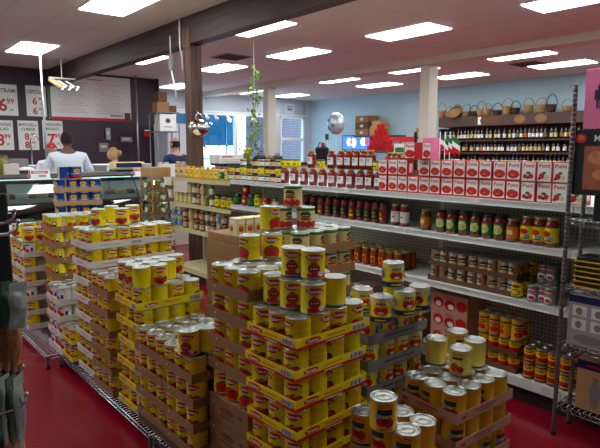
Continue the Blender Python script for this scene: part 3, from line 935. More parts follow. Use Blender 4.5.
# sauce jars, two levels
lo = [(286 + i * 9.5) for i in range(11)]
for i, px in enumerate(lo):
    place_px(J['sauce'], px - 1, GX + .055, DK[0], 'red sauce jar, white label, %s from the cartons, lower level on the top shelf' % ORD[10 - i], 'sauce jars, lower level')
for i, px in enumerate([312, 332, 341.5, 349, 357, 364.5, 371.5]):
    place_px(J['sauce'], px, GX + .06, DK[0] + .159, 'red sauce jar, white label, %s from the cartons, upper level on the top shelf' % ORD[6 - i], 'sauce jars, upper level')
for i, px in enumerate([386, 391, 396]):
    place_px(J['sauce'], px + 4, GX + .16, DK[0] + .1405, 'red sauce jar showing above the cartons, %s behind them' % ORD[i], 'sauce jars behind the cartons')
for i in range(3):
    o = MB()
    p = onX(390 + 5 * i, 150, GX + .16)
    o.rbox(-.04, .04, -.04, .04, 0, .14, 'red', .003)
    tag(o.build('carton', None, (GX + .16, p.y, DK[0])), 'red carton lying under the %s sauce jar behind the cartons' % ORD[i], 'carton', 'red cartons behind')
for i, px in enumerate([321, 377.5]):
    place_px(J['small_yellow'], px, GX + .06, DK[0] + .159, 'small yellow jar between sauce jars, %s' % ['near the tan cans', 'next to the cartons'][i], 'small yellow jars')
# small jars between px 230 and 284
i = 0
kinds = ['small_dark', 'small_yellow', 'small_red', 'small_green', 'small_dark', 'small_red']
px = 231
while px < 282:
    for lv in range(3 if px > 236 else 2):
        if lv == 2 and rnd.random() < .3:
            continue
        k = kinds[(i * 2 + lv * 3) % 6]
        place_px(J[k], px, GX + .05, DK[0] + .0755 * lv, 'small %s jar, column %d from the yellow dressing bottles, %s level' % ({'small_dark': 'dark', 'small_yellow': 'yellow', 'small_red': 'red', 'small_green': 'green'}[k], i + 1, ['bottom', 'middle', 'top'][lv]), 'small stacked jars')
    px += 6.0
    i += 1
for i, px in enumerate([284.5, 290.5, 297]):
    place_px(J['small_yellow'], px, GX + .06, DK[0] + .159, 'small yellow jar on top of sauce jars, %s from the dark small jars' % ORD[i], 'yellow jars over sauce')
# dressings in the cream section
px = 188
i = 0
while px < 229:
    k = ['dressing', 'dressing', 'dressing_red', 'dressing', 'dressing', 'dressing_red', 'green_bottle'][i % 7] if px < 212 else ['dressing_red', 'green_bottle', 'dressing_red'][i % 3]
    place_px(J[k], px, GX + .05, 1.275, 'dressing bottle, %s cap, %s from the far end of cream top shelf' % ({'dressing': 'yellow', 'dressing_red': 'red', 'green_bottle': 'red'}[k], ORD[i]), 'dressing bottles')
    px += 4.9
    i += 1
for i, px in enumerate([178, 183]):
    place_px(J['syrup'], px, GX + .05 + .0 * i, 1.275, 'pinkish plastic bottle with pale cap at the shelf end, %s' % ['outermost', 'inner'][i], 'plastic bottles')
# cream second shelf
seq = ['artichoke'] * 4 + ['olive', 'brown_lab', 'artichoke', 'olive_plain', 'olive', 'yellow_big', 'yellow_big', 'yellow_big']
px = 176
for i, k in enumerate(seq):
    place_px(J[k], px, GX + .05, .965, '%s jar, %s from the far end of cream second shelf' % (k.split('_')[0], ORD[i]), 'jars on cream second shelf')
    if k in ('olive', 'brown_lab', 'artichoke') and i > 2:
        place_px(J[k], px, GX + .05, .965 + .126, '%s jar stacked above the %s one, cream second shelf' % (k.split('_')[0], ORD[i]), 'stacked jars on cream second shelf')
    px += 4.4 if i < 8 else 6.2
for i, (px, k) in enumerate([(237, 'green_big'), (245, 'red_big'), (251, 'green_big'), (258, 'yellow_big'), (266, 'red_big'), (275, 'olive')]):
    place_px(J[k], px, GX + .06, DK[1], '%s jar on white second shelf, %s from the cream section' % (k.split('_')[0], ORD[i]), 'jars on white second shelf')
place_px(J['red_big'], 246, GX + .06, DK[1] + .121, 'red jar stacked on another red jar on white second shelf', None)
seq = ['blue_lab', 'blue_lab', 'brown_lab', 'artichoke', 'brown_lab', 'brown_lab', 'olive', 'brown_lab', 'blue_lab', 'brown_lab']
for lv in range(2):
    px = 173
    for i, k in enumerate(seq):
        place_px(J[k], px, GX + .05, .65 + .1265 * lv, '%s label jar, %s from far end, %s level on cream third shelf' % (k.split('_')[0], ORD[i], ['lower', 'upper'][lv]), 'jars on cream third shelf, ' + ['lower', 'upper'][lv])
        px += 5.6
# white second shelf: pasta sauces
def pxrow(lst, X, z, where, grp):
    for i, (px, k) in enumerate(lst):
        nm = {'dark': 'dark label', 'dark_or': 'orange and dark label', 'white_lab': 'white label', 'green_lab': 'green and cream label', 'orange_jar': 'orange label', 'yellow_lab': 'yellow label', 'amber': 'amber', 'red_big': 'red'}[k]
        place_px(J[k], px, X, z, '%s sauce jar, %s %s' % (nm, ORD[i], where), grp)
pxrow([(306 + 7.9 * i, ['dark', 'dark', 'dark_or', 'dark'][i % 4]) for i in range(11)], GX + .09, DK[1], 'of the dark group counted from the tan cans', 'dark label sauce jars')
pxrow([(310 + 7.9 * i, 'dark') for i in range(10)], GX + .18, DK[1], 'in the second row behind the dark group', 'dark label sauce jars behind')
pxrow([(397, 'white_lab'), (406.5, 'white_lab')], GX + .09, DK[1], 'of the two white label ones', 'white label jars')
pxrow([(428, 'orange_jar')], GX + .07, DK[1], 'and only one standing by itself', None)
pxrow([(444, 'green_lab')] + [(455 + 12.2 * i, 'green_lab') for i in range(5)] + [(517, 'orange_jar')] + [(532, 'yellow_lab'), (544.5, 'yellow_lab'), (557, 'yellow_lab')], GX + .06, DK[1], 'of the long row counted toward the wire rack', 'long row of sauce jars')
pxrow([(458 + 12.2 * i, 'green_lab') for i in range(5)], GX + .15, DK[1], 'in the second row of green label jars', 'green label jars behind')
# third shelf
n = 0
for j in range(3):
    for i in range(7):
        p = onX(351 + 8.2 * i, 150, GX + .06)
        J['amber'].place((GX + .07 + .082 * j, p.y, DK[2] + .0008), LF + rnd.gauss(0, .2), 'amber jar, %s row, %s counted toward the brown can trays, third shelf' % (['front', 'middle', 'back'][j], ORD[i]), 'amber jars on third shelf, %s row' % ['front', 'middle', 'back'][j])


def shelf_tray(corner, z, nx, ny, kind, style, desc, levels, pitch, lastfull=True, r=SR, rz=0.0):
    s = 2 * r + .002
    for lv in range(levels):
        L, Wd = nx * s + .008, ny * s + .008
        mb = MB(); t = .003
        mb.box(0, L, 0, Wd, 0, t, style)
        for a in ((0, L, 0, t), (0, L, Wd - t, Wd), (0, t, t, Wd - t), (L - t, L, t, Wd - t)):
            mb.box(*a, t, .035, style)
        o = mb.build('can_tray', None, (corner[0], corner[1], z + lv * pitch), 0)
        tag(o, 'brown tray, %s level, %s' % (['lower', 'upper', 'third'][lv], desc), 'cardboard tray', 'trays of ' + desc)
        for i in range(nx):
            for j in range(ny):
                if i > 0 and j > 0 and lv < levels - 1:
                    continue
                V[kind].place((corner[0] + .004 + s * (i + .5), corner[1] + .004 + s * (j + .5), z + lv * pitch + .0035), LF + rnd.gauss(.2, .5), '%s can, row %s, column %s, %s level, %s' % ({'bean': 'brown label', 'soup': 'orange', 'bands': 'red-banded'}[kind], ORD[i], ORD[j], ['lower', 'upper', 'third'][lv], desc), 'cans of ' + desc)


yA, yB = onX(517, 270, GX + .03).y, onX(474, 270, GX + .03).y
shelf_tray((GX + .03, yA), DK[2] + .001, 3, 5, 'bean', 'card_dark', 'bean cans toward the wire rack', 2, .113)
shelf_tray((GX + .03, yA + 5 * .075 + .012), DK[2] + .001, 3, 4, 'bean', 'card_dark', 'bean cans toward the amber jars', 2, .113)
for i, (px, dx, lv, k) in enumerate([(525, .05, 0, 'chick'), (533, .12, 0, 'chick'), (542, .045, 0, 'clam'), (552, .07, 0, 'clam'), (560, .045, 0, 'clam'), (529, .2, 1, 'chick'), (538, .24, 1, 'chick'), (551, .2, 1, 'clam'), (560, .2, 1, 'clam'), (529, .2, 0, 'chick'), (538, .24, 0, 'chick'), (551, .2, 0, 'clam'), (560, .2, 0, 'clam')]):
    place_px(V[k], px, GX + dx, DK[2] + lv * .109, '%s can, %s %s, beside the bean trays on third shelf' % ({'chick': 'yellow', 'clam': 'grey and red'}[k], ORD[i], ['at shelf level', 'stacked'][lv]), 'loose small cans')
# base deck
q = onX(560, 300, GX + .12).y
for lv in range(2):
    for i in range(4):
        V['bands'].place((GX + .05, 1.41 + .078 * i, .161 + lv * .109), LF + rnd.gauss(.1, .3), 'red-banded small can, %s from the wire rack, %s level on base' % (ORD[i], ['lower', 'upper'][lv]), 'red-banded cans on base, front')
        V['bands'].place((GX + .128, 1.41 + .078 * i, .161 + lv * .109), LF + rnd.gauss(.1, .3), 'red-banded small can in the row behind, %s from the wire rack, %s level' % (ORD[i], ['lower', 'upper'][lv]), 'red-banded cans on base, behind')
shelf_tray((GX + .03, 1.72), .161, 3, 4, 'bands', 'card_dark', 'the red-banded trays on base', 2, .113)
for i in range(4):
    for j in range(2):
        V['soup'].place((GX + .07 + .08 * j, 1.75 + .08 * i, .161 + .226), LF + rnd.gauss(.1, .3), 'tall orange can, %s toward the cartons, %s row over red-banded trays' % (ORD[i], ['front', 'back'][j]), 'tall orange cans')
mb = MB()
for lv, (yy) in enumerate((2.17, 2.17, 2.17)):
    mb = MB()
    mb.rbox(0, .24, 0, .32, 0, .13, 'card_pink', .003)
    mp = planemap((0, .32, 0), (0, -1, 0), (0, 0, 1), (-1, 0, 0))
    deco(mb, mp, [('ell', .07, .06, .09, .08, 'red'), ('ell', .17, .05, .09, .08, 'red'), ('ell', .27, .06, .09, .08, 'red'), ('ell', .07, .05, .05, .04, 'white'), ('ell', .18, .04, .05, .04, 'white'), ('txt', .17, .108, .022, 'Pomì', 'red', .1)])
    o = mb.build('tomato_case', None, (GX + .14, yy, .161 + .131 * lv))
    tag(o, 'pinkish case with red tomato print on the base deck, %s of three' % ['bottom', 'middle', 'top'][lv], 'carton', 'tomato cases on base deck')
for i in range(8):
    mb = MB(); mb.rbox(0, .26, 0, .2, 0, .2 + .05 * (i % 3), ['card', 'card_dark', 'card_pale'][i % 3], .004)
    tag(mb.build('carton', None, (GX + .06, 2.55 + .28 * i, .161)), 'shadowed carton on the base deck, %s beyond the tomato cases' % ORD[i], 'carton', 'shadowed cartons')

# olive display at the gondola end
for lv in range(6):
    z = .32 + .16 * lv
    mb = MB()
    mb.box(0, .3, 0, .36, 0, .003, 'card'); mb.box(0, .3, 0, .003, 0, .04, 'card'); mb.box(0, .003, 0, .36, 0, .04, 'card'); mb.box(.297, .3, 0, .36, 0, .04, 'card'); mb.box(0, .3, .357, .36, 0, .04, 'card')
    for cx, cy in ((0, 0), (.28, 0), (0, .34), (.28, .34)):
        mb.box(cx + .001, cx + .019, cy + .001, cy + .019, .003, .157, 'card_light')
    tag(mb.build('display_tray', None, (3.02, 6.5, z)), 'brown display tray of olive jars at the shelving end, %s from the bottom' % ORD[lv], 'cardboard tray', 'olive display trays')
    if lv < 6:
        for i in range(4):
            for j in range(4):
                if i and j:
                    continue
                if (i, j) in ((0, 0), (3, 0), (0, 3)):
                    continue
                J['olive_plain' if (i + j) % 2 else 'olive'].place((3.04 + .068 * i, 6.53 + .085 * j, z + .004), LF, 'olive jar, row %s column %s, display tray %s from bottom' % (ORD[i], ORD[j], ORD[lv]), 'olive jars in display tray ' + ORD[lv])
mb = MB(); mb.rbox(0, .3, 0, .36, 0, .318, 'card', .003)
tag(mb.build('carton', None, (3.02, 6.5, 0)), 'brown carton on the floor under the olive display trays', 'carton')
for i in range(3):
    mb = MB(); mb.rbox(0, .26, 0, .108, 0, .12, 'card_light', .003)
    tag(mb.build('carton', None, (3.03, 6.51 + .115 * i, .32 + .96)), 'small light brown carton on top of the olive display, %s from the near side' % ORD[i], 'carton', 'small cartons on the olive display')

# case of boxed tomatoes behind the brown tray stack
mb = MB(); mb.rbox(0, .3, 0, .4, 0, .5, 'card', .004); tag(mb.build('carton', None, (1.8, 2.72, ZB)), 'tall brown carton carrying the cases of boxed tomatoes', 'carton')
for lv in range(3):
    mb = MB(); mb.rbox(0, .28, 0, .38, 0, .17 if lv < 2 else .1, 'card', .003)
    deco(mb, planemap((0, 0, 0), (1, 0, 0), (0, 0, 1), (0, -1, 0)), [('rect', .14, .08, .16, .008, 'card_dark'), ('rect', .14, .06, .1, .008, 'card_dark')])
    tag(mb.build('tomato_case', None, (1.81, 2.73, ZB + .502 + .172 * lv)), 'brown case behind the brown tray stack, %s from its bottom' % ORD[lv], 'carton', 'brown cases of boxed tomatoes')
mb = MB(); mb.rbox(0, .06, 0, .09, 0, .11, 'cream', .003)
for mp in (planemap((0, .09, 0), (0, -1, 0), (0, 0, 1), (-1, 0, 0)), planemap((0, 0, 0), (1, 0, 0), (0, 0, 1), (0, -1, 0))):
    deco(mb, mp, [('rect', .03, .085, .05, .02, 'white'), ('ell', .03, .045, .035, .035, 'red'), ('ell', .03, .05, .02, .015, 'orange')])
CPX = Proto('tomato_carton', mb.mesh('tomato_carton'), [], 'carton')
mb = MB(); mb.rbox(0, .27, 0, .36, 0, .05, 'card', .003); tag(mb.build('tomato_case', None, (1.815, 2.74, ZB + .502 + .446)), 'flat brown case top holding pale tomato cartons', 'carton')
for i in range(4):
    CPX.place((1.82 + .065 * i, 2.76, ZB + .502 + .4965), R(0), 'cream tomato carton in the brown case, %s of four beside the tan cans' % ORD[i], 'cartons in the brown case')

# ================================================================== RIGHT WIRE RACK
wr = wire_shelf(3.03, 3.222, .12, 1.34, 0, 'tall chrome wire rack at the shelving end holding cartons', .72, levels=[.185, .545, .877, 1.245], nm='wire_rack')
RX = 3.05


def box_thing(name, x0, x1, y0, y1, z0, z1, m, els, label, cat, side=None, grp=None):
    mb = MB()
    mb.rbox(0, x1 - x0, 0, y1 - y0, 0, z1 - z0, m, .003)
    if els:
        deco(mb, planemap((0, y1 - y0, 0), (0, -1, 0), (0, 0, 1), (-1, 0, 0)), els)
    return tag(mb.build(name, None, (x0, y0, z0)), label, cat, grp)


m_food = mat('food_photo_print', (170, 92, 60), .35, noise=.6, nscale=16)
m_food2 = mat('food_photo_print_light', (206, 130, 86), .35, noise=.5, nscale=22)
box_thing('small_appliance_box', 3.06, 3.2, .5, 1.22, 1.2455, 1.38, 'plastic_black', [('rect', .2, .07, .2, .05, 'navy')], 'flat black box on the wire rack under the grill box', 'box')
W, Hh = .62, .345
mb = MB()
mb.rbox(0, .13, 0, W, 0, Hh, 'plastic_black', .003)
deco(mb, planemap((0, W, 0), (0, -1, 0), (0, 0, 1), (-1, 0, 0)), [('rect', W * .5 + .015, Hh * .42, W - .08, Hh * .66, m_food), ('ell', .12, .2, .09, .07, m_food2), ('ell', .22, .15, .1, .08, m_food2), ('ell', .14, .11, .08, .05, m_food2), ('ell', .3, .2, .1, .07, m_food2), ('txt', .15, Hh * .87, .034, 'MAG', 'white'), ('rect', .19, Hh * .79, .13, .012, 'darkgreen'), ('ell', .035, Hh * .87, .06, .05, 'tomato'), ('ell', .035, Hh * .88, .035, .025, 'orange')])
tag(mb.build('cookware_box', None, (3.045, .715, 1.381)), 'black box with a food photo and MAG lettering on the wire rack', 'box')
W, Hh = .5, .31
mb = MB()
mb.rbox(0, .1, 0, W, 0, Hh, 'pink', .003)
deco(mb, planemap((0, W, 0), (0, -1, 0), (0, 0, 1), (-1, 0, 0)), [('ell', .075, .215, .022, .026, 'navy'), ('rect', .075, .175, .028, .055, 'navy'), ('rect', .055, .175, .009, .05, 'navy'), ('rect', .095, .178, .009, .05, 'navy'), ('rect', .067, .13, .01, .05, 'navy'), ('rect', .083, .13, .01, .05, 'navy')])
tag(mb.build('pink_box', None, (3.05, .80, 1.728)), 'large pink box with a small dark blue person figure atop the grill box', 'box')
# stacked yellow edged trays
for i in range(6):
    mb = MB()
    z = .878 + .028 * i
    mb.box(0, .16, 0, .6, 0, .005, 'gold'); mb.rbox(.006, .155, .01, .59, .005, .027, 'plastic_black', .004)
    tag(mb.build('packaged_mat', None, (3.045 + .006 * (i % 2), .70, z)), 'flat yellow-edged package on the wire rack, %s from the bottom' % ORD[i], 'package', 'flat yellow-edged packages')
for i in range(4):
    box_thing('pasta_box', 3.08, 3.2, 1.1 - .085 * i, 1.18 - .085 * i, 1.047, 1.2, 'cream', [('rect', .04, .05, .07, .05, 'yellow'), ('rect', .04, .11, .07, .05, 'sky')], 'cream, blue and yellow box on the flat packages, %s from the post' % ORD[i], 'box', None, 'small boxes above the packages')
for i in range(2):
    W = .44
    y1 = 1.31 - i * .46
    e = [('rect', W / 2, .265, W, .04, 'navy')]
    e += [('rect', .06 + .1 * a, .2 - .075 * b, .075, .06, 'white') for a in range(4) for b in range(2)] + [('ell', .06 + .1 * a, .2 - .075 * b, .035, .04, 'grey') for a in range(4) for b in range(2)] + [('ell', .12, .05, .16, .05, 'grey'), ('ell', .33, .05, .16, .05, 'black')]
    box_thing('gadget_box', 3.05, 3.2, y1 - W, y1, .546, .84, mat('lilac_board', (178, 164, 172), .5), e, 'pale box with gadget pictures on the wire rack, %s' % ['against the post', 'farther from the post'][i], 'box', None, 'gadget boxes')
W = .22
box_thing('thermos_box', 3.07, 3.2, 1.03, 1.25, .186, .475, 'card_light', [('rect', W / 2, .26, W, .05, 'navy'), ('rect', W / 2, .258, .12, .01, 'red'), ('ell', .1, .1, .05, .16, 'grey'), ('rect', .1, .19, .03, .02, 'grey'), ('ell', .135, .12, .03, .07, 'grey')], 'beige box with a navy top and vacuum jug picture, bottom of wire rack', 'box')

# ================================================================== LEFT RACK with hanging bags
lr = tag(empty('peg_rack', (0, 0, 0)), 'black display rack with chrome hooks at the picture edge', 'display rack')
mb = MB(); mb.rbox(-.4, .268, 1.27, 1.29, .1, 1.53, 'plastic_black', .004); mb.build('back_panel', lr)
mb = MB(); mb.rbox(-.4, .26, 1.0, 1.36, .0, .1, 'plastic_black', .006); mb.build('base', lr)
hk = []
for i, (px, py, Y) in enumerate(((14.7, 211.5, 1.2), (18, 222, 1.12), (22, 316, 1.2), (22.5, 367, 1.14), (26, 395, 1.06))):
    t = onY(px, py, Y)
    mb = MB()
    mb.tube([(-.2, Y, t.z - .03), (t.x - .02, Y, t.z - .022), (t.x - .004, Y, t.z - .014), (t.x, Y, t.z)], .0032, 'chrome', 8)
    mb.ball((t.x, Y, t.z + .001), .0048, 'chrome')
    mb.tube([(-.2, 1.268, t.z - .03), (-.2, Y, t.z - .03)], .004, 'chrome', 8)
    mb.build('hook', lr)
    hk.append((t, Y))


def bag(name, loc, w, h, d, m, label, grp, rz=0, tilt=0, point=False):
    """pillow bag hanging from its crimped top edge; origin at the top"""
    mb = MB()
    nx, nz = 10, 14
    r = random.Random(label)
    for sgn in (1, -1):
        vs = []
        for k in range(nz + 1):
            for i in range(nx + 1):
                u, v = i / nx, k / nz
                th = (math.sin(PI * u) ** .6) * (math.sin(PI * min(1, v * 1.0)) ** .6)
                ww = w * (1 - (.72 * v ** 2.2 if point else 0))
                x = (u - .5) * ww + (.002 * math.sin(9 * v + 3) if 0 < v < 1 else 0)
                y = sgn * d / 2 * th * (1 + .25 * math.sin(7 * u + 5 * v + sgn) * math.sin(11 * v)) + .003 * r.uniform(-1, 1) * th
                vs.append((x, y, -h * v))
        fs = [(k * (nx + 1) + i, k * (nx + 1) + i + 1, (k + 1) * (nx + 1) + i + 1, (k + 1) * (nx + 1) + i) for k in range(nz) for i in range(nx)]
        if sgn > 0:
            fs = [tuple(reversed(f)) for f in fs]
        mb.add(vs, fs, m, True)
    o = mb.build(name, None, loc)
    o.rotation_euler = (0, tilt, rz)
    mb2 = MB()
    mb2.box(-w / 2, w / 2, -.0012, .0012, -.004, .016, m)
    mb2.build('crimped_edge', o)
    return tag(o, label, 'bag', grp)


for i, (px, Y, m2) in enumerate(((-2, 1.235, 'kraft'), (6, 1.215, 'kraft'), (14, 1.19, 'kraft'))):
    t = onY(px, 312, Y)
    bag('snack_bag', (t.x, Y, t.z), .038, .125, .02, m2, 'brown paper snack bag hanging on upper hooks, %s from the hook tip' % ORD[2 - i], 'brown hanging bags', R(28), R(3), True)
    t = onY(px - 2, 286, Y)
    bag('snack_bag', (t.x, Y - .045, t.z), .04, .075, .016, 'bag_green' if i < 2 else 'bag_grey', 'greenish film bag above the brown ones, %s from the hook tip' % ORD[2 - i], 'greenish hanging bags', R(28), R(3))
for i, (px, Y, m1) in enumerate([(-3, 1.16, 'bag_green'), (4, 1.13, 'bag_grey'), (11, 1.10, 'bag_green'), (18, 1.07, 'bag_grey')]):
    t = onY(px, 384, Y)
    bag('snack_bag', (t.x, Y, t.z), .036, .12, .016, m1, 'pointed film bag on lower hooks, %s from the hook tip' % ORD[3 - i], 'film bags on lower hooks', R(50), R(3), True)
t = onY(12, 410, 1.2)
bag('snack_bag', (t.x, 1.2, t.z), .05, .2, .02, 'kraft', 'brown bag hanging lowest behind the pointed film bags', None, R(30), 0)

# ================================================================== SETTING
WX, WY, CZ = 13.55, 15.5, 3.4
m_floor = mat('red_floor', (124, 7, 26), .2, noise=.16, nscale=28, bump=.03)
m_ceil = tex_mat('ceiling_tiles', 'brick', (236, 228, 214), (232, 223, 210), 1, .9, c3=(205, 195, 184), mortar=.006, bw=.61, rh=1.22, offset=0)
m_wall = mat('pale_blue_wall', (178, 206, 214), .8, noise=.03, nscale=3)
m_deli = mat('deli_wall_plum', (58, 36, 50), .45, noise=.15, nscale=4)
m_header = mat('window_header_paint', (190, 198, 206), .7)
m_col = mat('white_column_paint', (222, 216, 196), .6)
m_glass = glassy('window_glass', (240, 250, 255), .93)
m_case_glass = glassy('case_glass', (150, 176, 172), .85)


def sbox(name, *a, m='white'):
    mb = MB(); mb.box(*a, m)
    return struct(mb.build(name))


sbox('floor', -3, WX, -3.5, WY, -.1, 0, m=m_floor)
sbox('ceiling', -3, WX + .2, -3.5, WY + .2, CZ, CZ + .1, m=m_ceil)
sbox('wall_right', WX, WX + .15, -3.5, WY + .15, 0, CZ, m=m_wall)
sbox('wall_left', -3.15, -3, -3.5, WY, 0, CZ, m=m_wall)
sbox('wall_front', -3, WX, -3.65, -3.5, 0, CZ, m=m_wall)
# deli wall
sbox('wall_deli', -3, 6.42, 13.3, 13.5, 0, CZ, m=m_deli)
sbox('wall_deli_end', 6.27, 6.42, 13.5, WY, 0, CZ, m=m_deli)
sbox('trim_1', 6.36, 6.44, 13.25, 13.31, 0, CZ, m=M['plastic_black'])
# window wall, openings X 8.0-12.0 (display window) and 12.05-13.2 (door)
HZ = 2.80
mb = MB()
mb.box(6.42, 8.0, WY, WY + .15, 0, CZ, m_header); mb.box(8.0, 13.25, WY, WY + .15, HZ, CZ, m_header); mb.box(8.0, 11.55, WY, WY + .15, 0, .8, m_wall)
mb.box(13.2, WX, WY, WY + .15, 0, CZ, m_header)
struct(mb.build('wall_back'))
mb = MB(); mb.box(6.42, 13.3, WY - .02, WY, HZ + .02, HZ + .07, 'white'); struct(mb.build('trim_2'))


def window(name, x0, x1, z0, z1, mull):
    mb = MB(); f = .06
    mb.box(x0, x0 + f, WY - .02, WY + .1, z0, z1, 'white'); mb.box(x1 - f, x1, WY - .02, WY + .1, z0, z1, 'white')
    mb.box(x0, x1, WY - .02, WY + .1, z0, z0 + f, 'white'); mb.box(x0, x1, WY - .02, WY + .1, z1 - f, z1, 'white')
    for q in mull:
        mb.box(q - .05, q + .05, WY - .02, WY + .1, z0, z1, 'white')
    o = struct(mb.build(name))
    g = MB(); g.box(x0 + .01, x1 - .01, WY + .03, WY + .04, z0 + .01, z1 - .01, m_glass); g.build('window_glass', o)
    return o


window('window_1', 8.0, 11.55, .8, HZ, (onY(236, 140, WY).x,))
mb = MB(); mb.box(11.55, 12.1, WY, WY + .1, 0, HZ, m_header); struct(mb.build('trim_3'))
d = window('door_1', 12.1, 13.2, 0.0, HZ, ())
mb = MB(); mb.box(12.1, 13.2, WY - .03, WY + .08, 1.95, 2.05, 'white'); mb.box(12.1, 13.2, WY - .03, WY + .08, .9, .96, 'steel'); mb.build('door_rail', d)
# outside
m_out = mat('outside_pavement', (226, 232, 238), .8)
m_teal = mat('awning_teal_canvas', (8, 120, 150), .8)
m_brick = tex_mat('outside_brick', 'brick', (84, 46, 44), (112, 76, 74), 2.3, .85, c3=(176, 168, 168), mortar=.012, rh=.16, rot=(R(90), 0, 0))
sbox('pavement_outside', -2, 26, WY + .15, 40, -.12, -.02, m=m_out)
aw = tag(empty('awning', (9.8, WY + 1.2, 2.2)), 'teal canvas awning outside the window with red and white lettering', 'awning')
mb = MB()
x0, x1 = -3.2, 1.62
mb.box(x0, x1, .78, .80, -.42, .85, m_teal)
mb.add([(x0, .78, .85), (x1, .78, .85), (x1, -.9, 1.4), (x0, -.9, 1.4)], [(0, 1, 2, 3)], m_teal)
for i in range(10):
    xx = x0 + (x1 - x0) * i / 9
    mb.box(xx - .005, xx + .005, .775, .79, -.42, .85, 'navy')
mb.build('canvas', aw)
mb = MB()
for i in range(13):
    a = PI * (.15 + .7 * i / 12)
    mb.box(-.05 - .55 * math.cos(a) - .03, -.05 - .55 * math.cos(a) + .03, .765, .775, -.62 + .3 * math.sin(a) - .05, -.62 + .3 * math.sin(a) + .04, 'red')
mb.build('arched_lettering', aw)
mb = MB()
mb.box(-1.3, 1.0, .74, .76, -.9, -.86, 'steel'); mb.tube([(-1.2, .77, -2.2), (-1.2, .77, .6)], .03, 'steel'); mb.tube([(1.3, .77, -2.2), (1.3, .77, .6)], .03, 'steel')
mb.build('support_frame', aw)
mb = MB(); mb.box(12.9, 19.0, 18.3, 18.6, -.02, 4.2, m_brick)
struct(mb.build('wall_outside_brick'))
mb = MB(); mb.box(12.0, 12.7, 17.2, 17.5, -.02, 4.2, m_brick)
struct(mb.build('wall_outside_brick'))

# beams and columns
mb = MB(); mb.box(3.77, 3.95, -3.5, 13.3, 3.04, CZ, 'dark_wood'); struct(mb.build('ceiling_beam_wood'))
pp = onX(183, 60, 3.77)
mb = MB(); mb.rbox(3.77, 3.95, 6.79, 6.98, 0, 3.04, 'post_wood', .01); mb.build('column_wood').__setitem__('kind', 'structure')
mb = MB(); mb.box(3.762, 3.77, 6.78, 6.99, 3.0, 3.24, 'post_wood'); struct(mb.build('column_wood_bracket'))
mb = MB(); mb.box(8.9, 9.3, -3.5, WY, 3.27, CZ, m_col); struct(mb.build('ceiling_beam_white'))
for Y in (6.76, 12.0):
    mb = MB(); mb.box(8.95, 9.22, Y, Y + .22, 0, 3.27, m_col); struct(mb.build('column_white'))

# ceiling lights
m_lamp = mat('lamp_diffuser', (255, 255, 250), .5, emit=(240, 249, 255), estr=13.5)
lf = MB()
w, l = .305, .61
lf.box(-w, w, -l, -l + .02, -.012, .0, 'white'); lf.box(-w, w, l - .02, l, -.012, 0, 'white'); lf.box(-w, -w + .02, -l, l, -.012, 0, 'white'); lf.box(w - .02, w, -l, l, -.012, 0, 'white')
lfm = lf.mesh('light_frame')
ld = MB(); ld.box(-w + .02, w - .02, -l + .02, l - .02, -.022, -.002, m_lamp)
LP = Proto('ceiling_light', lfm, [('diffuser', ld.mesh('diffuser'), 'glowing white diffuser')], 'ceiling light')
LTS = [(2.8, 6.75, 'nearest the beam on the deli side'), (2.8, 10.68, 'over the deli signs'), (4.78, 10.5, 'right after the wooden beam near the deli menu'), (4.85, 6.78, 'just past the wooden post'), (6.62, 10.55, 'between post and windows'), (6.73, 8.08, 'near the hanging ivy'),
       (6.8, 5.57, 'over the far side of the tomato cartons'), (6.9, 3.06, 'above the wire rack side'), (9.95, 10.45, 'just beyond the white beam, middle'), (11.6, 10.45, 'near the silver balloon'), (9.95, 8.05, 'beside the white column'), (11.7, 7.92, 'over the baskets, left of the vent'), (10.05, 5.54, 'beside the ceiling vent'), (11.75, 5.51, 'over the wine shelves'),
       (7.5, 14.2, 'closest to the dark deli wall end'), (9.75, 14.2, 'before the shop windows'), (11.6, 14.3, 'above the glass door')]
for x, y, w in LTS:
    LP.place((x, y, CZ), 0, 'bright rectangular ceiling light ' + w, 'recessed ceiling lights')
for x, y in [(.6, 8.4), (.6, 11.2), (-1.6, 5.7), (-1.6, 8.4), (.6, 5.7), (9.95, 3.05), (11.75, 3.05)] + [(.6, 3.1), (2.8, 3.1), (4.85, 3.1), (2.8, .6), (4.85, .6)] + [(6.9, .6), (9.95, .6)]:
    LP.place((x, y, CZ), 0, 'bright rectangular ceiling light over the unseen near end of the store', 'recessed ceiling lights')
for x, y, w in ((6.0, 9.2, 'past the wooden post'), (11.2, 5.95, 'between the lights over the wine')):
    mb = MB(); mb.box(-.3, .3, -.3, .3, -.012, 0, 'grey')
    for i in range(8):
        mb.box(-.27, .27, -.26 + i * .07, -.23 + i * .07, -.02, -.012, 'card_dark')
    tag(mb.build('ceiling_vent', None, (x, y, CZ)), 'square grey ceiling vent ' + w, 'vent')
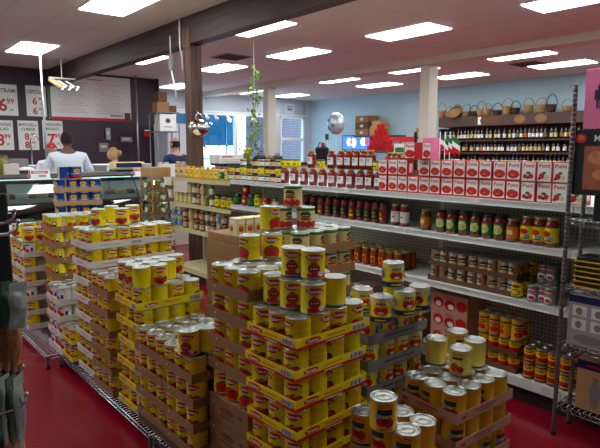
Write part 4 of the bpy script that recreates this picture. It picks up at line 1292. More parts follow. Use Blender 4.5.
# hanging power cord, cord on the post, poles
mb = MB()
a = onX(170, 37, 3.72); b = onX(176, 90, 3.72)
mb.tube([(3.72, a.y, 3.2), (3.72, a.y, 2.95)], .008, 'white'); mb.rbox(3.7, 3.74, a.y - .04, a.y + .04, 2.74, 2.95, 'grey', .005)
mb.tube([(3.72, a.y, 2.74), (3.72, a.y - .06, 2.6), (3.72, a.y - .12, 2.45), (3.72, a.y - .13, 2.3)], .012, 'white')
tag(mb.build('power_cable'), 'hanging white cord with a grey socket box under the wooden beam', 'cord')
mb = MB()
a = onX(179, 20, 3.74)
mb.tube([(3.745, a.y, 3.38), (3.745, a.y, 3.0), (3.745, a.y - .05, 2.9), (3.745, a.y - .05, 2.7)], .012, 'white')
tag(mb.build('power_cable'), 'short white cable running down the beam face by the post', 'cord')
P1 = onz(46, 56, 3.4); P2 = onz(138, 78, 3.4)
for (px, py), lab in (((47.5, 173), 'in front of the deli signs'), ((139, 168), 'beside the red and black wall sign')):
    y = 10.9 if px < 100 else 12.9
    x = onY(px, py, y).x
    mb = MB(); mb.lathe([(.022, 0), (.022, 3.4)], 'steel', 10)
    tag(mb.build('service_pole', None, (x, y, 0)), 'thin metal service pole from floor to ceiling ' + lab, 'pole')

# ================================================================== DELI
CY = 7.45


def dx(px, Y):
    return onY(px, 150, Y).x


dc = tag(empty('deli_case', (0, CY, 0)), 'long refrigerated deli case with sloping glass front and steel top', 'deli case')
XA, XB = -1.2, dx(160, CY + .4)
mb = MB(); mb.rbox(XA, XB, .12, .95, 0, .55, 'shelf_dark', .01); mb.box(XA, XB, .06, .14, .45, .60, 'steel'); mb.build('case_body', dc)
mb = MB(); mb.box(XA, XB, .42, .98, 1.265, 1.30, 'steel'); mb.box(XA, XB, .40, .42, 1.24, 1.305, 'chrome'); mb.build('steel_top', dc)
mb = MB(); mb.box(XA, XB, .9, .95, .55, 1.265, 'plastic_black'); mb.build('back_panel', dc)
for z in (.62, .95):
    mb = MB(); mb.box(XA, XB, .2 if z < .8 else .4, .9, z - .02, z, 'steel'); mb.box(XA, XB, .19 if z < .8 else .39, .2 if z < .8 else .4, z - .03, z + .03, 'white'); mb.build('display_shelf', dc)
mb = MB()
prof = [(.1, .60), (.12, .8), (.18, 1.0), (.28, 1.16), (.40, 1.26)]
vs = []
for y, z in prof:
    vs += [(XA, y, z), (XB, y, z)]
mb.add(vs, [(2 * i, 2 * i + 1, 2 * i + 3, 2 * i + 2) for i in range(4)], m_case_glass, True)
mb.build('front_glass', dc)
for q in (-1.2, .3, 1.4, 2.45, dx(137, CY + .15), XB - .02):
    mb = MB(); mb.tube([(q, y, z) for y, z in prof], .014, 'plastic_black'); mb.build('glass_rib', dc)
mb = MB(); mb.box(XA, XB, .44, .5, 1.225, 1.26, mat('case_lamp', (255, 255, 255), .5, emit=(235, 245, 255), estr=3)); mb.build('case_lamp', dc)['label'] = 'white glowing strip lamp'
for i, (px, w) in enumerate(((38, .26), (140, .22))):
    mb = MB()
    mb.box(-w / 2, w / 2, -.005, .005, 0, .12, 'white')
    mp = planemap((0, -.005, 0), (1, 0, 0), (0, 0, 1), (0, -1, 0))
    deco(mb, mp, [('rect', 0, .085, w * .8, .035, 'red'), ('rect', -w * .46, .06, w * .06, .11, 'red'), ('rect', w * .12, .035, w * .35, .025, 'grey'), ('rect', 0, .086, w * .6, .008, 'white')])
    o = mb.build('price_sign', None, (dx(px, CY + .35), CY + .33, 1.245))
    o.rotation_euler.x = R(-18)
    tag(o, 'small white and red price sign on the deli glass %s' % ['near the man in white', 'near the scale'][i], 'sign', 'deli price signs')
# white boards imitate lights reflected on the case glass; then the products
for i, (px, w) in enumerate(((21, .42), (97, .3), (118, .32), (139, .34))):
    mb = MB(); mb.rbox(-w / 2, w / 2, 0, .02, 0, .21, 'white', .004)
    o = mb.build('glass_reflection_board', None, (dx(px, CY + .75), CY + .72, .953)); o.rotation_euler.x = R(-12)
    tag(o, 'white board imitating light reflected on the deli glass, %s from the left end' % ORD[i], 'board', 'boards imitating reflections on the deli glass')
pm = [mat('cheese_cut', (220, 190, 130), .5), mat('salami_cut', (150, 66, 60), .45), mat('ham_cut', (206, 140, 130), .45), mat('prosciutto', (120, 62, 50), .5), M['white'], M['cream'], M['darkred'], M['pale_jar']]
for i in range(34):
    px = -2 + i * 5.0
    z = .6215 if i % 2 else .951
    y = CY + (.35 if i % 2 else .55)
    x = dx(px, y)
    if abs(px - 97) < 6:
        z, y = .6215, CY + .35
    mb = MB()
    k = i % 4
    m = pm[(i * 3) % 8]
    if k == 0:
        mb.lathe([(.085, 0), (.095, .01), (.095, .08), (.085, .09)], m, 16); mb.lathe([(.082, .0905), (.05, .0915)], 'white', 16)
    elif k == 1:
        mb.tube([(-.1, 0, .05), (-.07, 0, .052), (.07, 0, .052), (.1, 0, .05)], .05, m, 12, rs=[.02, .05, .05, .02])
    elif k == 2:
        mb.rbox(-.1, .1, -.06, .06, 0, .02, 'white', .004); mb.ball((0, 0, .05), .08, m, 12, 8, (1.1, .7, .5))
    else:
        mb.lathe([(.09, .0), (.1, .02), (.1, .05), (.06, .07)], m, 16, sy=.7)
    names = ['cheese_wheel', 'salami', 'meat_platter', 'ham']
    tag(mb.build(names[k], None, (x, y, z)), ['round cheese', 'short salami', 'small platter of meat', 'ham half'][k] + ', %s food along the deli case' % ORD[i], ['cheese', 'salami', 'platter', 'ham'][k], 'foods in the deli case')
# things on the counter
ct = 1.3005
mb = MB(); mb.rbox(-.26, .26, -.14, .14, 0, .03, 'plastic_black', .006); mb.rbox(-.25, .25, .0, .16, .03, .14, 'cream', .01); mb.rbox(-.2, .2, -.008, .0, .06, .125, 'navy', .003); mb.rbox(-.23, .23, -.17, -.01, .03, .045, 'steel', .004)
tag(mb.build('deli_scale', None, (dx(129, CY + .6), CY + .62, ct)), 'cream deli scale with a dark display on the counter', 'scale')
mb = MB(); mb.lathe([(.06, 0), (.075, .1), (.08, .1), (.08, .11)], 'white', 16); tag(mb.build('plastic_tub', None, (dx(146, CY + .6), CY + .6, ct)), 'white plastic tub beside the deli scale', 'tub')
mb = MB()
mb.rbox(-.14, .14, -.1, .1, 0, .012, 'card_dark', .004); mb.ball((0, 0, .05), .1, 'white', 14, 8, (1.1, .8, .45)); mb.lathe([(.13, .012), (.14, .05)], 'wicker_dark', 16, sy=.75, cap=False)
tag(mb.build('bread_basket', None, (dx(25, CY + .65), CY + .65, ct)), 'dark low basket with a white cloth bundle on the counter', 'basket')
mb = MB(); mb.rbox(-.09, .09, -.08, .08, 0, .14, 'card_pale', .005)
tag(mb.build('small_box', None, (dx(9, CY + .6), CY + .6, ct)), 'pale small box on the deli counter beside the basket', 'box')
mb = MB(); mb.rbox(-.13, .13, -.1, .1, 0, .2, 'grey', .01)
tag(mb.build('register', None, (dx(15, CY + .9), CY + .87, ct)), 'grey box-shaped register behind the pale small box', 'register')
mb = MB(); mb.lathe([(.08, 0), (.09, .03), (.09, .2), (.07, .24), (.075, .25)], 'olive', 16); tag(mb.build('olive_jar', None, (dx(1, CY + .65), CY + .65, ct)), 'big glass jar of green olives at the far end of counter', 'jar')
for i in range(4):
    mb = MB(); mb.lathe([(.035, 0), (.045, .09), (.047, .092)], 'white', 14); mb.tube([(.0, 0, .08), (.01, 0, .2)], .01, 'steel')
    tag(mb.build('utensil_cup', None, (dx(3 + 3.4 * i, CY + .85), CY + .84, ct + .0)), 'white cup with a metal handle on counter, %s from the olive jar' % ORD[i], 'cup', 'cups on the counter')
mb = MB()
mb.tube([(0, 0, 0), (0, 0, .45), (.02, 0, .5), (.07, 0, .52), (.12, 0, .5), (.14, 0, .42)], .014, 'chrome', 8)
p = onY(33, 150, 10.5)
ws = tag(empty('prep_sink', (p.x, 10.6, 0)), 'steel prep counter with a tall curved faucet behind the deli case', 'sink')
mb.build('faucet', ws, (0, 0, 1.35)); b2 = MB(); b2.rbox(-1.6, 2.2, -.1, .5, 0, 1.35, 'steel', .01); b2.build('counter', ws)

# wall signs
def wsign(name, px0, py0, px1, py1, els, label, base='white', Y=13.299, grp=None, cat='sign'):
    a, b = onY(px0, py1, Y), onY(px1, py0, Y)
    w, h = b.x - a.x, b.z - a.z
    mb = MB(); mb.rbox(0, w, -.02, 0, 0, h, base, .003)
    deco(mb, planemap((0, -.02, 0), (1, 0, 0), (0, 0, 1), (0, -1, 0)), els(w, h))
    return tag(mb.build(name, None, (a.x, Y, a.z)), label, cat, grp)


def price(title, t2, p1, p2):
    def f(w, h):
        e = [('txt', w / 2, h * .8 if not t2 else h * .86, h * (.13 if not t2 else .1), title, 'green', w * .88)]
        if t2:
            e.append(('txt', w / 2, h * .71, h * .1, t2, 'green', w * .85))
        def pr(y, s, p):
            return [('txt', w * .42, y, s, p[0], 'red', w * .5), ('txt', w * .72, y + s * .3, s * .42, p[1], 'red', w * .3), ('txt', w * .74, y - s * .35, s * .18, 'LB', 'green')]
        if p2:
            e += pr(h * .5 if not t2 else h * .46, h * .24, p1) + pr(h * .18, h * .24, p2)
        else:
            e += pr(h * .34, h * (.42 if not t2 else .4), p1)
        return e
    return f


wsign('price_poster', -8, 85, 16.3, 115, price('PASTRAMI', None, ('6', '99'), None), 'white price poster reading PASTRAMI 6.99 on the deli wall')
wsign('price_poster', 27, 86.5, 45, 116, price('CAPICOLLO', None, ('6', '99'), ('6', '69')), 'white price poster with two red 6 prices beside the menu board')
wsign('price_poster', -8, 120.5, 12.3, 150, price('SEAFOOD', 'SALAD', ('3', '99'), None), 'white price poster reading SALAD 3.99 in the lower row')
wsign('price_poster', 19, 121, 37.5, 150, price('MORTADELLA', 'CHEESE', ('8', '99'), ('8', '99')), 'white price poster with two red 8 prices in lower row')
wsign('price_poster', 43.5, 121, 62, 149, price('CHICKEN', 'BREAST', ('7', '99'), None), 'white price poster reading CHICKEN BREAST 7 partly behind the man')


M['menu_grey'] = mat('menu_print_grey', (180, 176, 178), .5)
M['menu_pink'] = mat('menu_print_pink', (222, 130, 130), .5)


def menu(w, h):
    e = [('rect', w * .5, h * .03, w, h * .06, 'red'), ('rect', w * .012, h * .5, w * .024, h, 'green'), ('rect', w * .95, h * .1, w * .08, h * .2, 'card_dark'), ('rect', w * .28, h * .91, w * .24, h * .03, 'menu_pink'), ('rect', w * .55, h * .91, w * .2, h * .03, 'menu_pink')]
    for c in (.28, .72):
        for i in range(17):
            e.append(('rect', w * (c - .02 * (i % 2)), h * (.82 - .041 * i), w * (.36 - .05 * (i * 7 % 4)), h * .008, 'menu_grey' if i % 3 else 'menu_pink'))
    e.append(('rect', w * .8, h * .12, w * .16, h * .03, 'grey'))
    return e


wsign('menu_board', 49.5, 79, 129.5, 119, menu, 'long white menu board with columns of small text and red lower edge')
wsign('wall_sign', 143, 128, 151.5, 138, lambda w, h: [('rect', w / 2, h * .75, w * .7, h * .12, 'white'), ('rect', w / 2, h * .35, w * .8, h * .4, 'red')], 'small black sign with red panel near the end of the deli wall', 'plastic_black')
wsign('wall_plate', 120.5, 137, 132, 142, lambda w, h: [('rect', w / 2, h * .6, w * .6, h * .3, 'white')], 'chrome latch plate on the dark cooler door', 'steel', 13.25, None, 'latch')
wsign('wall_plate', 106, 128, 110, 140, lambda w, h: [('rect', w / 2, h * .6, w * .4, h * .3, 'white')], 'upright chrome latch plate on the dark wall behind the blond woman', 'steel', 13.25, None, 'latch')
wsign('small_door_panel', 99, 143, 108, 152, lambda w, h: [('rect', w / 2, h * .6, w * .6, h * .3, 'cream')], 'grey metal panel on the wall behind the blond woman', 'grey', 13.27, None, 'panel')
mb = MB(); mb.rbox(0, .3, 0, .02, 0, .2, 'white', .003); tag(mb.build('small_white_board', None, (4.12, 8.46, 1.191)), 'blank white board standing at the end of the deli counter', 'board')

# track lights near the deli menu
tl = tag(empty('track_light', (0, 0, 0)), 'three silver spotlights on a white track before the menu board', 'spotlights')
c = onY(62, 80, 11.5)
mb = MB(); mb.box(c.x - .24, c.x + .26, 11.48, 11.52, 3.0, 3.03, 'white'); mb.tube([(c.x, 11.5, 3.03), (c.x, 11.5, 3.4)], .012, 'white'); mb.build('track', tl)
for i, (px, m) in enumerate(((55, 'cream'), (62, 'steel'), (69.5, 'steel'))):
    q = onY(px, 86, 11.5)
    mb = MB(); mb.tube([(q.x, 11.5, 3.0), (q.x, 11.5, 2.92)], .01, 'white')
    mb.tube([(q.x - .1, 11.54, 2.98), (q.x - .06, 11.5, 2.96), (q.x + .08, 11.42, 2.86), (q.x + .12, 11.4, 2.83)], .06, m, 14, rs=[.02, .045, .055, .058])
    mb.build('spotlight', tl)
    mb = MB(); mb.tube([(q.x + .121, 11.399, 2.829), (q.x + .123, 11.398, 2.8275)], .045, mat('spot_bulb', (255, 240, 210), .5, emit=(255, 235, 200), estr=12), 14); mb.build('bulb', tl)
tl2 = tag(empty('track_light', (0, 0, 0)), 'row of small spotlights on a rail before the shop windows', 'spotlights')
mb = MB(); a = onY(196, 115, 14.8); b = onY(262, 115, 14.8)
mb.box(a.x, b.x, 14.78, 14.82, 2.72, 2.75, 'white'); mb.tube([(a.x + .3, 14.8, 2.75), (a.x + .3, 14.8, 3.4)], .01, 'white'); mb.tube([(b.x - .3, 14.8, 2.75), (b.x - .3, 14.8, 3.4)], .01, 'white'); mb.build('track', tl2)
for px, on in ((206, 0), (215, 0), (227, 1), (237, 1), (252, 0)):
    q = onY(px, 118, 14.8)
    mb = MB(); mb.tube([(q.x, 14.8, 2.73), (q.x, 14.76, 2.62), (q.x + .02, 14.7, 2.56)], .05, 'white', 12, rs=[.015, .05, .06]); mb.build('spotlight', tl2)
    if on:
        mb = MB(); mb.ball((q.x + .02, 14.67, 2.54), .045, mat('spot_bulb_hot', (255, 235, 190), .5, emit=(255, 225, 170), estr=60)); mb.build('bulb', tl2)['label'] = 'lit warm bulb'

# ================================================================== PEOPLE
def skin_obj(name, verts, edges, radii, m, parent=None, sub=2):
    me = bpy.data.meshes.new(name)
    me.from_pydata([tuple(v) for v in verts], edges, [])
    me.materials.append(M[m])
    o = bpy.data.objects.new(name, me); COL.objects.link(o)
    if parent:
        o.parent = parent
    md = o.modifiers.new('Skin', 'SKIN'); md.use_smooth_shade = True
    lay = me.skin_vertices[0].data if me.skin_vertices else None
    if lay is None:
        bpy.context.view_layer.objects.active = o
        me.attributes.new  # no-op
    for i, r in enumerate(radii):
        me.skin_vertices[0].data[i].radius = r if isinstance(r, tuple) else (r, r)
    me.skin_vertices[0].data[0].use_root = True
    s = o.modifiers.new('Subsurf', 'SUBSURF'); s.levels = sub; s.render_levels = sub
    return o


def person(loc, rz, H, skin, shirt, hair, label, arms=((-.1, .38, 1.05), (.1, .38, 1.05)), head_turn=0, bulk=1.0, lean=0, extra=None, sleeve=1.0):
    """origin between the feet; faces local +Y"""
    k = H / 1.75
    root = tag(empty('person', loc, rz), label, 'person')
    def S(x, y, z):
        return (x * k, (y + lean * max(0, z - .95)) * k, z * k)
    sh = 1.43
    J_ = dict(pel=S(0, 0, .95), bel=S(0, 0, 1.1), che=S(0, 0.01, 1.28), upc=S(0, 0, 1.42), nec=S(0, .005, 1.5), hb=S(0, .01, 1.56),
              sl=S(-.17 * bulk, 0, 1.385), sr=S(.17 * bulk, 0, 1.385), el=S(-.27 * bulk, .06, 1.14), er=S(.27 * bulk, .06, 1.14),
              hl=S(-.09, 0, .9), hr=S(.09, 0, .9), kl=S(-.1, .02, .5), kr=S(.1, .02, .5), al=S(-.1, -.02, .08), ar=S(.1, -.02, .08), tl=S(-.1, .14, .03), tr=S(.1, .14, .03))
    wl = Vector(arms[0]) * k; wr_ = Vector(arms[1]) * k
    names = ['pel', 'bel', 'che', 'upc', 'nec', 'hb', 'sl', 'el', 'sr', 'er', 'hl', 'kl', 'al', 'tl', 'hr', 'kr', 'ar', 'tr']
    vs = [J_[n] for n in names]
    rad = [(.14, .1), (.13, .1), (.15, .1), (.12, .08), (.055, .055), (.055, .055), .06, .042, .06, .042, .085, .058, .042, .03, .085, .058, .042, .03]
    rad = [tuple(a * k for a in r) if isinstance(r, tuple) else r * k for r in rad]
    ed = [(0, 1), (1, 2), (2, 3), (3, 4), (4, 5), (3, 6), (6, 7), (3, 8), (8, 9), (0, 10), (10, 11), (11, 12), (12, 13), (0, 14), (14, 15), (15, 16), (16, 17)]
    for w, e in ((wl, 7), (wr_, 9)):
        vs += [tuple(w), tuple(w + (w - Vector(vs[e])).normalized() * .07 * k)]
        rad += [.027 * k, (.038 * k, .022 * k)]
        n = len(vs)
        ed += [(e, n - 2), (n - 2, n - 1)]
        d = (w - Vector(vs[e])).normalized()
        side = d.cross(Vector((0, 0, 1))).normalized()
        for f in range(4):
            b = w + d * .07 * k + side * (f - 1.5) * .02 * k
            vs += [tuple(b + d * .03 * k), tuple(b + d * (.07 - .006 * abs(f - 1.5)) * k + Vector((0, 0, -.018 * k)))]
            rad += [.009 * k, .008 * k]
            m = len(vs)
            ed += [(n - 1, m - 2), (m - 2, m - 1)]
        sg = 1 if e == 7 else -1
        vs += [tuple(w + d * .03 * k + side * sg * .035 * k), tuple(w + d * .065 * k + side * sg * .05 * k)]
        rad += [.011 * k, .009 * k]
        m = len(vs)
        ed += [(n - 2, m - 2), (m - 2, m - 1)]
    body = skin_obj('body', vs, ed, rad, skin, root)
    # head
    hc = Vector(S(0, .03, 1.635)); hr_ = .1 * k
    hd = MB()
    hd.ball((0, 0, 0), hr_, skin, 20, 14, (.78, .95, 1.18))
    hd.ball((0, .05 * k, -.055 * k), .055 * k, skin, 12, 8, (.95, .9, .9))
    hd.ball((0, .1 * k, -.01 * k), .016 * k, skin, 8, 6, (.8, 1, 1.5))
    for sx in (-1, 1):
        hd.ball((sx * .078 * k, 0, -.005 * k), .02 * k, skin, 8, 6, (.5, .8, 1.5))
        hd.ball((sx * .03 * k, .084 * k, .015 * k), .012 * k, 'white', 8, 6)
        hd.ball((sx * .03 * k, .093 * k, .015 * k), .006 * k, 'black', 6, 5)
        hd.box(sx * .03 * k - .016 * k, sx * .03 * k + .016 * k, .088 * k, .094 * k, .034 * k, .039 * k, 'hair_dark')
    hd.box(-.022 * k, .022 * k, .088 * k, .1 * k, -.056 * k, -.048 * k, 'darkred')
    h = hd.build('head', root, hc, head_turn)
    def hairmesh(zmin, back=True, r=1.03, bald=False, m=hair):
        mb = MB(); seg, rings = 20, 12
        vs, fs = [], []
        for i in range(rings + 1):
            t = PI * .72 * i / rings
            for q in range(seg):
                a = 2 * PI * q / seg
                vs.append((hr_ * r * .78 * math.sin(t) * math.cos(a), hr_ * r * .95 * math.sin(t) * math.sin(a) - .004, hr_ * r * 1.18 * math.cos(t)))
        for i in range(rings):
            for q in range(seg):
                a = 2 * PI * (q + .5) / seg
                t = PI * .72 * (i + .5) / rings
                front = math.sin(a) * math.sin(t)
                z = math.cos(t)
                if front > .25 and z < .5 or (z < zmin + .6 * max(0, front)):
                    continue
                if bald and z > .45:
                    continue
                fs.append((i * seg + q, (i + 1) * seg + q, (i + 1) * seg + (q + 1) % seg, i * seg + (q + 1) % seg))
        mb.add(vs, fs, m, True)
        return mb
    hairmesh(-.55, bald=(extra == 'bald')).build('hair', h)
    if extra == 'bun':
        mb = MB(); mb.ball((0, -.115 * k, .02 * k), .05 * k, hair, 12, 8, (1, .8, 1)); mb.build('hair_bun', h)
    if extra == 'cap':
        mb = hairmesh(.15, r=1.13, m='cap_red'); mb.ball((0, .1 * k, .05 * k), .07 * k, 'cap_red', 12, 6, (1, 1, .15)); mb.build('cap', h)
    # shirt / coat
    nv = ['bel', 'che', 'upc', 'sl', 'el', 'sr', 'er']
    sv = [J_['pel'], J_['bel'], J_['che'], J_['upc'], S(0, 0, 1.485), J_['sl'], J_['el'], J_['sr'], J_['er']]
    ev = [Vector(J_['el']).lerp(wl, .92 * sleeve), Vector(J_['er']).lerp(wr_, .92 * sleeve)]
    sv += [tuple(ev[0]), tuple(ev[1]), S(0, 0, .8)]
    sr_ = [(.185, .14), (.175, .13), (.19, .135), (.155, .11), (.092, .08), .082, .06, .082, .06, .047, .047, (.19, .14)]
    sr_ = [tuple(a * k * (bulk if i < 4 else 1) for a in r) if isinstance(r, tuple) else r * k for i, r in enumerate(sr_)]
    skin_obj('shirt', sv, [(0, 1), (1, 2), (2, 3), (3, 4), (3, 5), (5, 6), (6, 9), (3, 7), (7, 8), (8, 10), (0, 11)], sr_, shirt, root)
    tv = [J_['pel'], J_['hl'], J_['kl'], J_['al'], J_['hr'], J_['kr'], J_['ar']]
    skin_obj('trousers', tv, [(0, 1), (1, 2), (2, 3), (0, 4), (4, 5), (5, 6)], [(.16 * k, .12 * k), .1 * k, .075 * k, .065 * k, .1 * k, .075 * k, .065 * k], 'trousers', root)
    mb = MB()
    for sx in (-.1, .1):
        mb.rbox((sx - .045) * k, (sx + .045) * k, -.07 * k, .2 * k, 0, .08 * k, 'plastic_black', .015)
    mb.build('shoes', root)
    return root


def place_person(px, ytop, Y, **kw):
    t = onY(px, ytop, Y)
    return person((t.x, Y, 0), kw.pop('rz', 0), t.z, **kw)


place_person(66.5, 131, 8.75, rz=R(-12), skin='skin_dark', shirt='coat', hair='hair_dark', bulk=1.15, label='big man in a white coat seen from behind at the deli counter', arms=((-.2, .3, 1.1), (.2, .3, 1.1)))
place_person(51, 143, 9.95, rz=R(170), skin='skin_light', shirt='coat', hair='hair_dark', extra='cap', label='worker in white with a red cap half hidden by the big man', arms=((-.22, .25, 1.15), (.34, .3, 1.2)), sleeve=.45)
place_person(114.5, 147.5, 9.2, rz=R(50), skin='skin_light', shirt='coat', hair='hair_blond', extra='bun', label='blond woman in white with hair in a bun behind the counter', arms=((-.1, .38, 1.05), (.1, .38, 1.05)))
place_person(176, 137.5, 9.3, rz=R(20), skin='skin_light', shirt='navy_cloth', hair='hair_dark', extra='bald', bulk=1.2, label='balding man in a navy shirt seen from behind near the wooden post', arms=((-.1, .38, 1.05), (.1, .38, 1.05)))

# ================================================================== MIDDLE DISTANCE
# lobster pot / pan on the post
m_pan = mat('polished_pan', (205, 200, 190), .12, 1, bump=.6, nscale=9)
pc = onY(197, 128, 6.72)
mb = MB()
mb.ball((0, 0, 0), .15, m_pan, 24, 14, (1.05, .45, .8))
mb.lathe([(.165, 0), (.172, .006), (.165, .012)], 'chrome', 28, sy=.5)
hk_ = tag(empty('hanging_pan', (pc.x, 6.66, pc.z), 0), 'shiny dented metal pan hanging on the wooden post', 'pan')
mb.build('pan_bowl', hk_)
mb = MB(); mb.tube([(-.05, 0, .11), (-.04, 0, .17), (0, 0, .19), (.04, 0, .17), (.05, 0, .11)], .01, 'chrome', 8); mb.build('handle', hk_)
mb = MB(); mb.tube([(0, 0, .19), (0, .06, .22), (0, .14, .22)], .006, 'chrome'); mb.build('hanger', hk_)

# ivy
iv = tag(empty('hanging_ivy', (5.39, 7.6, 0)), 'long trailing ivy on a string from the ceiling near the window', 'plant')
mb = MB(); mb.tube([(0, 0, 3.4), (0, 0, 1.6)], .004, 'white', 5); mb.build('string', iv)
mb = MB(); rr = random.Random(5)
pts = [(.05 * math.sin(i * .9), .05 * math.cos(i * 1.3), 2.95 - i * .06) for i in range(22)]
mb.tube(pts, .006, 'leaf', 5); mb.build('vine', iv)
mb = MB()
for i in range(170):
    p = pts[rr.randrange(len(pts))]
    c = Vector((p[0] + rr.gauss(0, .045), p[1] + rr.gauss(0, .045), p[2] + rr.gauss(0, .03)))
    a = Vector((rr.gauss(0, 1), rr.gauss(0, 1), rr.gauss(0, 1))).normalized() * rr.uniform(.03, .05)
    b = a.cross(Vector((rr.gauss(0, 1), rr.gauss(0, 1), rr.gauss(0, 1)))).normalized() * .024
    mb.add([c - a, c + b, c + a, c - b], [(0, 1, 2), (0, 2, 3)], 'leaf' if rr.random() < .7 else 'leaf_pale')
mb.build('leaves', iv)['kind'] = 'stuff'
# register island under the ivy
ic = tag(empty('checkout_island', (0, 0, 0)), 'pale register counter standing beyond the shelving under the ivy', 'counter')
mb = MB(); mb.rbox(4.9, 7.2, 7.45, 8.1, 0, 1.36, 'card_pale', .01); mb.build('counter_body', ic)
mb = MB(); mb.rbox(4.85, 7.25, 7.4, 8.15, 1.36, 1.40, 'plastic_black', .006); mb.build('counter_top', ic)
mb = MB(); mb.lathe([(.05, 0), (.075, .16), (.08, .165)], 'pot', 16)
p = onY(247, 150, 7.75)
pf = tag(empty('flower_pot', (p.x, 7.75, 1.4005)), 'yellow pot of yellow-green leaves below the ivy', 'plant')
mb.build('pot', pf)
mb = MB()
for i in range(50):
    c = Vector((rr.gauss(0, .05), rr.gauss(0, .05), .2 + rr.gauss(0, .04)))
    a = Vector((rr.gauss(0, 1), rr.gauss(0, 1), rr.gauss(0, 1))).normalized() * .045
    b = a.cross(Vector((rr.gauss(0, 1), 1, rr.gauss(0, 1)))).normalized() * .02
    mb.add([c - a, c + b, c + a, c - b], [(0, 1, 2), (0, 2, 3)], 'leaf_pale' if i % 2 else 'yellow')
mb.build('leaves', pf)['kind'] = 'stuff'
p = onY(212, 157, 7.8); q = onY(237, 157, 7.8)
mb = MB(); w = q.x - p.x; mb.rbox(0, w, 0, .3, 0, .15, 'white', .01)
deco(mb, planemap((0, 0, 0), (1, 0, 0), (0, 0, 1), (0, -1, 0)), [('rect', w * .35, .11, w * .4, .02, 'red'), ('rect', w * .5, .06, w * .8, .006, 'grey'), ('rect', w * .5, .035, w * .8, .006, 'grey')])
tag(mb.build('white_tray_box', None, (p.x, 7.6, 1.4005)), 'white crate-like box with red lettering strip on the register counter', 'box')
mb = MB(); mb.tube([(0, 0, .0), (0, 0, .1), (.08, 0, .15), (.2, 0, .15), (.28, 0, .1), (.28, 0, 0)], .008, 'darkred', 6); tag(mb.build('basket_handle', None, (p.x + .05, 7.75, 1.551)), 'thin dark red wire handle rising from the white box', 'handle')
# black chair-like bags at px 258-285
for i, (px, m, s) in enumerate(((262, 'plastic_black', 1.0), (272, 'darkred', .7), (279, 'plastic_black', .9))):
    p = onY(px, 160, 7.7)
    mb = MB(); mb.ball((0, 0, .075 * s), .11 * s, m, 14, 8, (1.2, .8, .7)); mb.tube([(-.06, 0, .1 * s), (-.04, 0, .17 * s), (.04, 0, .17 * s), (.06, 0, .1 * s)], .008, m, 6)
    tag(mb.build('handbag', None, (p.x, 7.75, 1.4005)), '%s soft bag on the register counter, %s from the ivy' % (['black', 'dark red', 'small black'][i], ORD[i]), 'bag')
# refrigerator, boxes
fy = 12.45
a, b = onY(166, 123, fy), onY(186, 123, fy)
fr = tag(empty('refrigerator', (a.x, fy, 0)), 'white upright refrigerator behind the balding man', 'refrigerator')
mb = MB(); mb.rbox(0, b.x - a.x, 0, .7, 0, a.z, 'coat', .015); mb.build('cabinet', fr)
mb = MB(); mb.rbox(.01, b.x - a.x - .01, -.05, -.002, .1, a.z - .02, 'coat', .01); mb.build('door', fr)
mb = MB(); mb.tube([(.06, -.05, 1.0), (.06, -.09, 1.05), (.06, -.09, 1.6), (.06, -.05, 1.65)], .012, 'steel'); mb.build('handle', fr)
a2, b2 = onY(161, 131, 11.8), onY(176.5, 114, 11.8)
rk = tag(empty('storage_rack', (a2.x - .1, 11.8, 0)), 'dark storage rack carrying boxes at the end of the deli wall', 'rack')
mb = MB()
for x in (0, b2.x - a2.x + .15):
    for y in (0, .38):
        mb.box(x, x + .02, y, y + .02, 0, b2.z + .04, 'grey')
mb.build('frame', rk)
for z in (1.0, a2.z - .02, b2.z + .02):
    mb = MB(); mb.box(0, b2.x - a2.x + .18, 0, .41, z, z + .018, 'grey'); mb.build('rack_shelf', rk)
mb = MB(); w, h = b2.x - a2.x, b2.z - a2.z; mb.rbox(0, w, 0, .3, 0, h - .01, 'white', .01)
deco(mb, planemap((0, 0, 0), (1, 0, 0), (0, 0, 1), (0, -1, 0)), [('ell', w * .5, h * .6, w * .35, w * .3, 'grey'), ('ell', w * .5, h * .6, w * .2, w * .17, 'black'), ('rect', w * .5, h * .25, w * .5, .02, 'grey')])
tag(mb.build('white_appliance_box', None, (a2.x, 11.84, a2.z)), 'white box with a dark round mark on the storage rack', 'box')
for i, (px, dz, w) in enumerate(((163.5, 0, .3), (163, .23, .22), (172.5, 0, .2))):
    p = onY(px, 105, 11.85)
    mb = MB(); mb.rbox(-w / 2, w / 2, 0, .3, 0, .22 if i < 2 else .15, ['card', 'card_dark', 'card_dark'][i], .004)
    tag(mb.build('carton', None, (p.x, 11.85, b2.z + .039 + dz)), 'brown carton high on the storage rack, %s' % ['lower one', 'upper one', 'small one'][i], 'carton', 'cartons on the storage rack')
mb = MB()
for i in range(5):
    mb.lathe([(.03, .03 * i), (.045, .03 * i + .1), (.047, .03 * i + .102)], 'white', 12, cap=False)
p = onY(163.5, 150, 9.0)
# cup stack on counter behind case
pc_ = tag(empty('back_counter', (0, 0, 0)), 'white counter beside the balding man near the deli wall end', 'counter')
m2 = MB(); m2.rbox(4.0, 4.75, 8.42, 8.95, 0, 1.19, 'card_pale', .01); m2.build('counter_body', pc_)
tag(mb.build('cup_stack', None, (onY(162, 150, 8.6).x, 8.7, 1.191)), 'nested stack of white paper cups near the balding man', 'cups')
tag(mb.build('cup_stack', None, (onY(167, 150, 8.7).x, 8.75, 1.191)), 'shorter looking stack of white cups beside the first', 'cups')

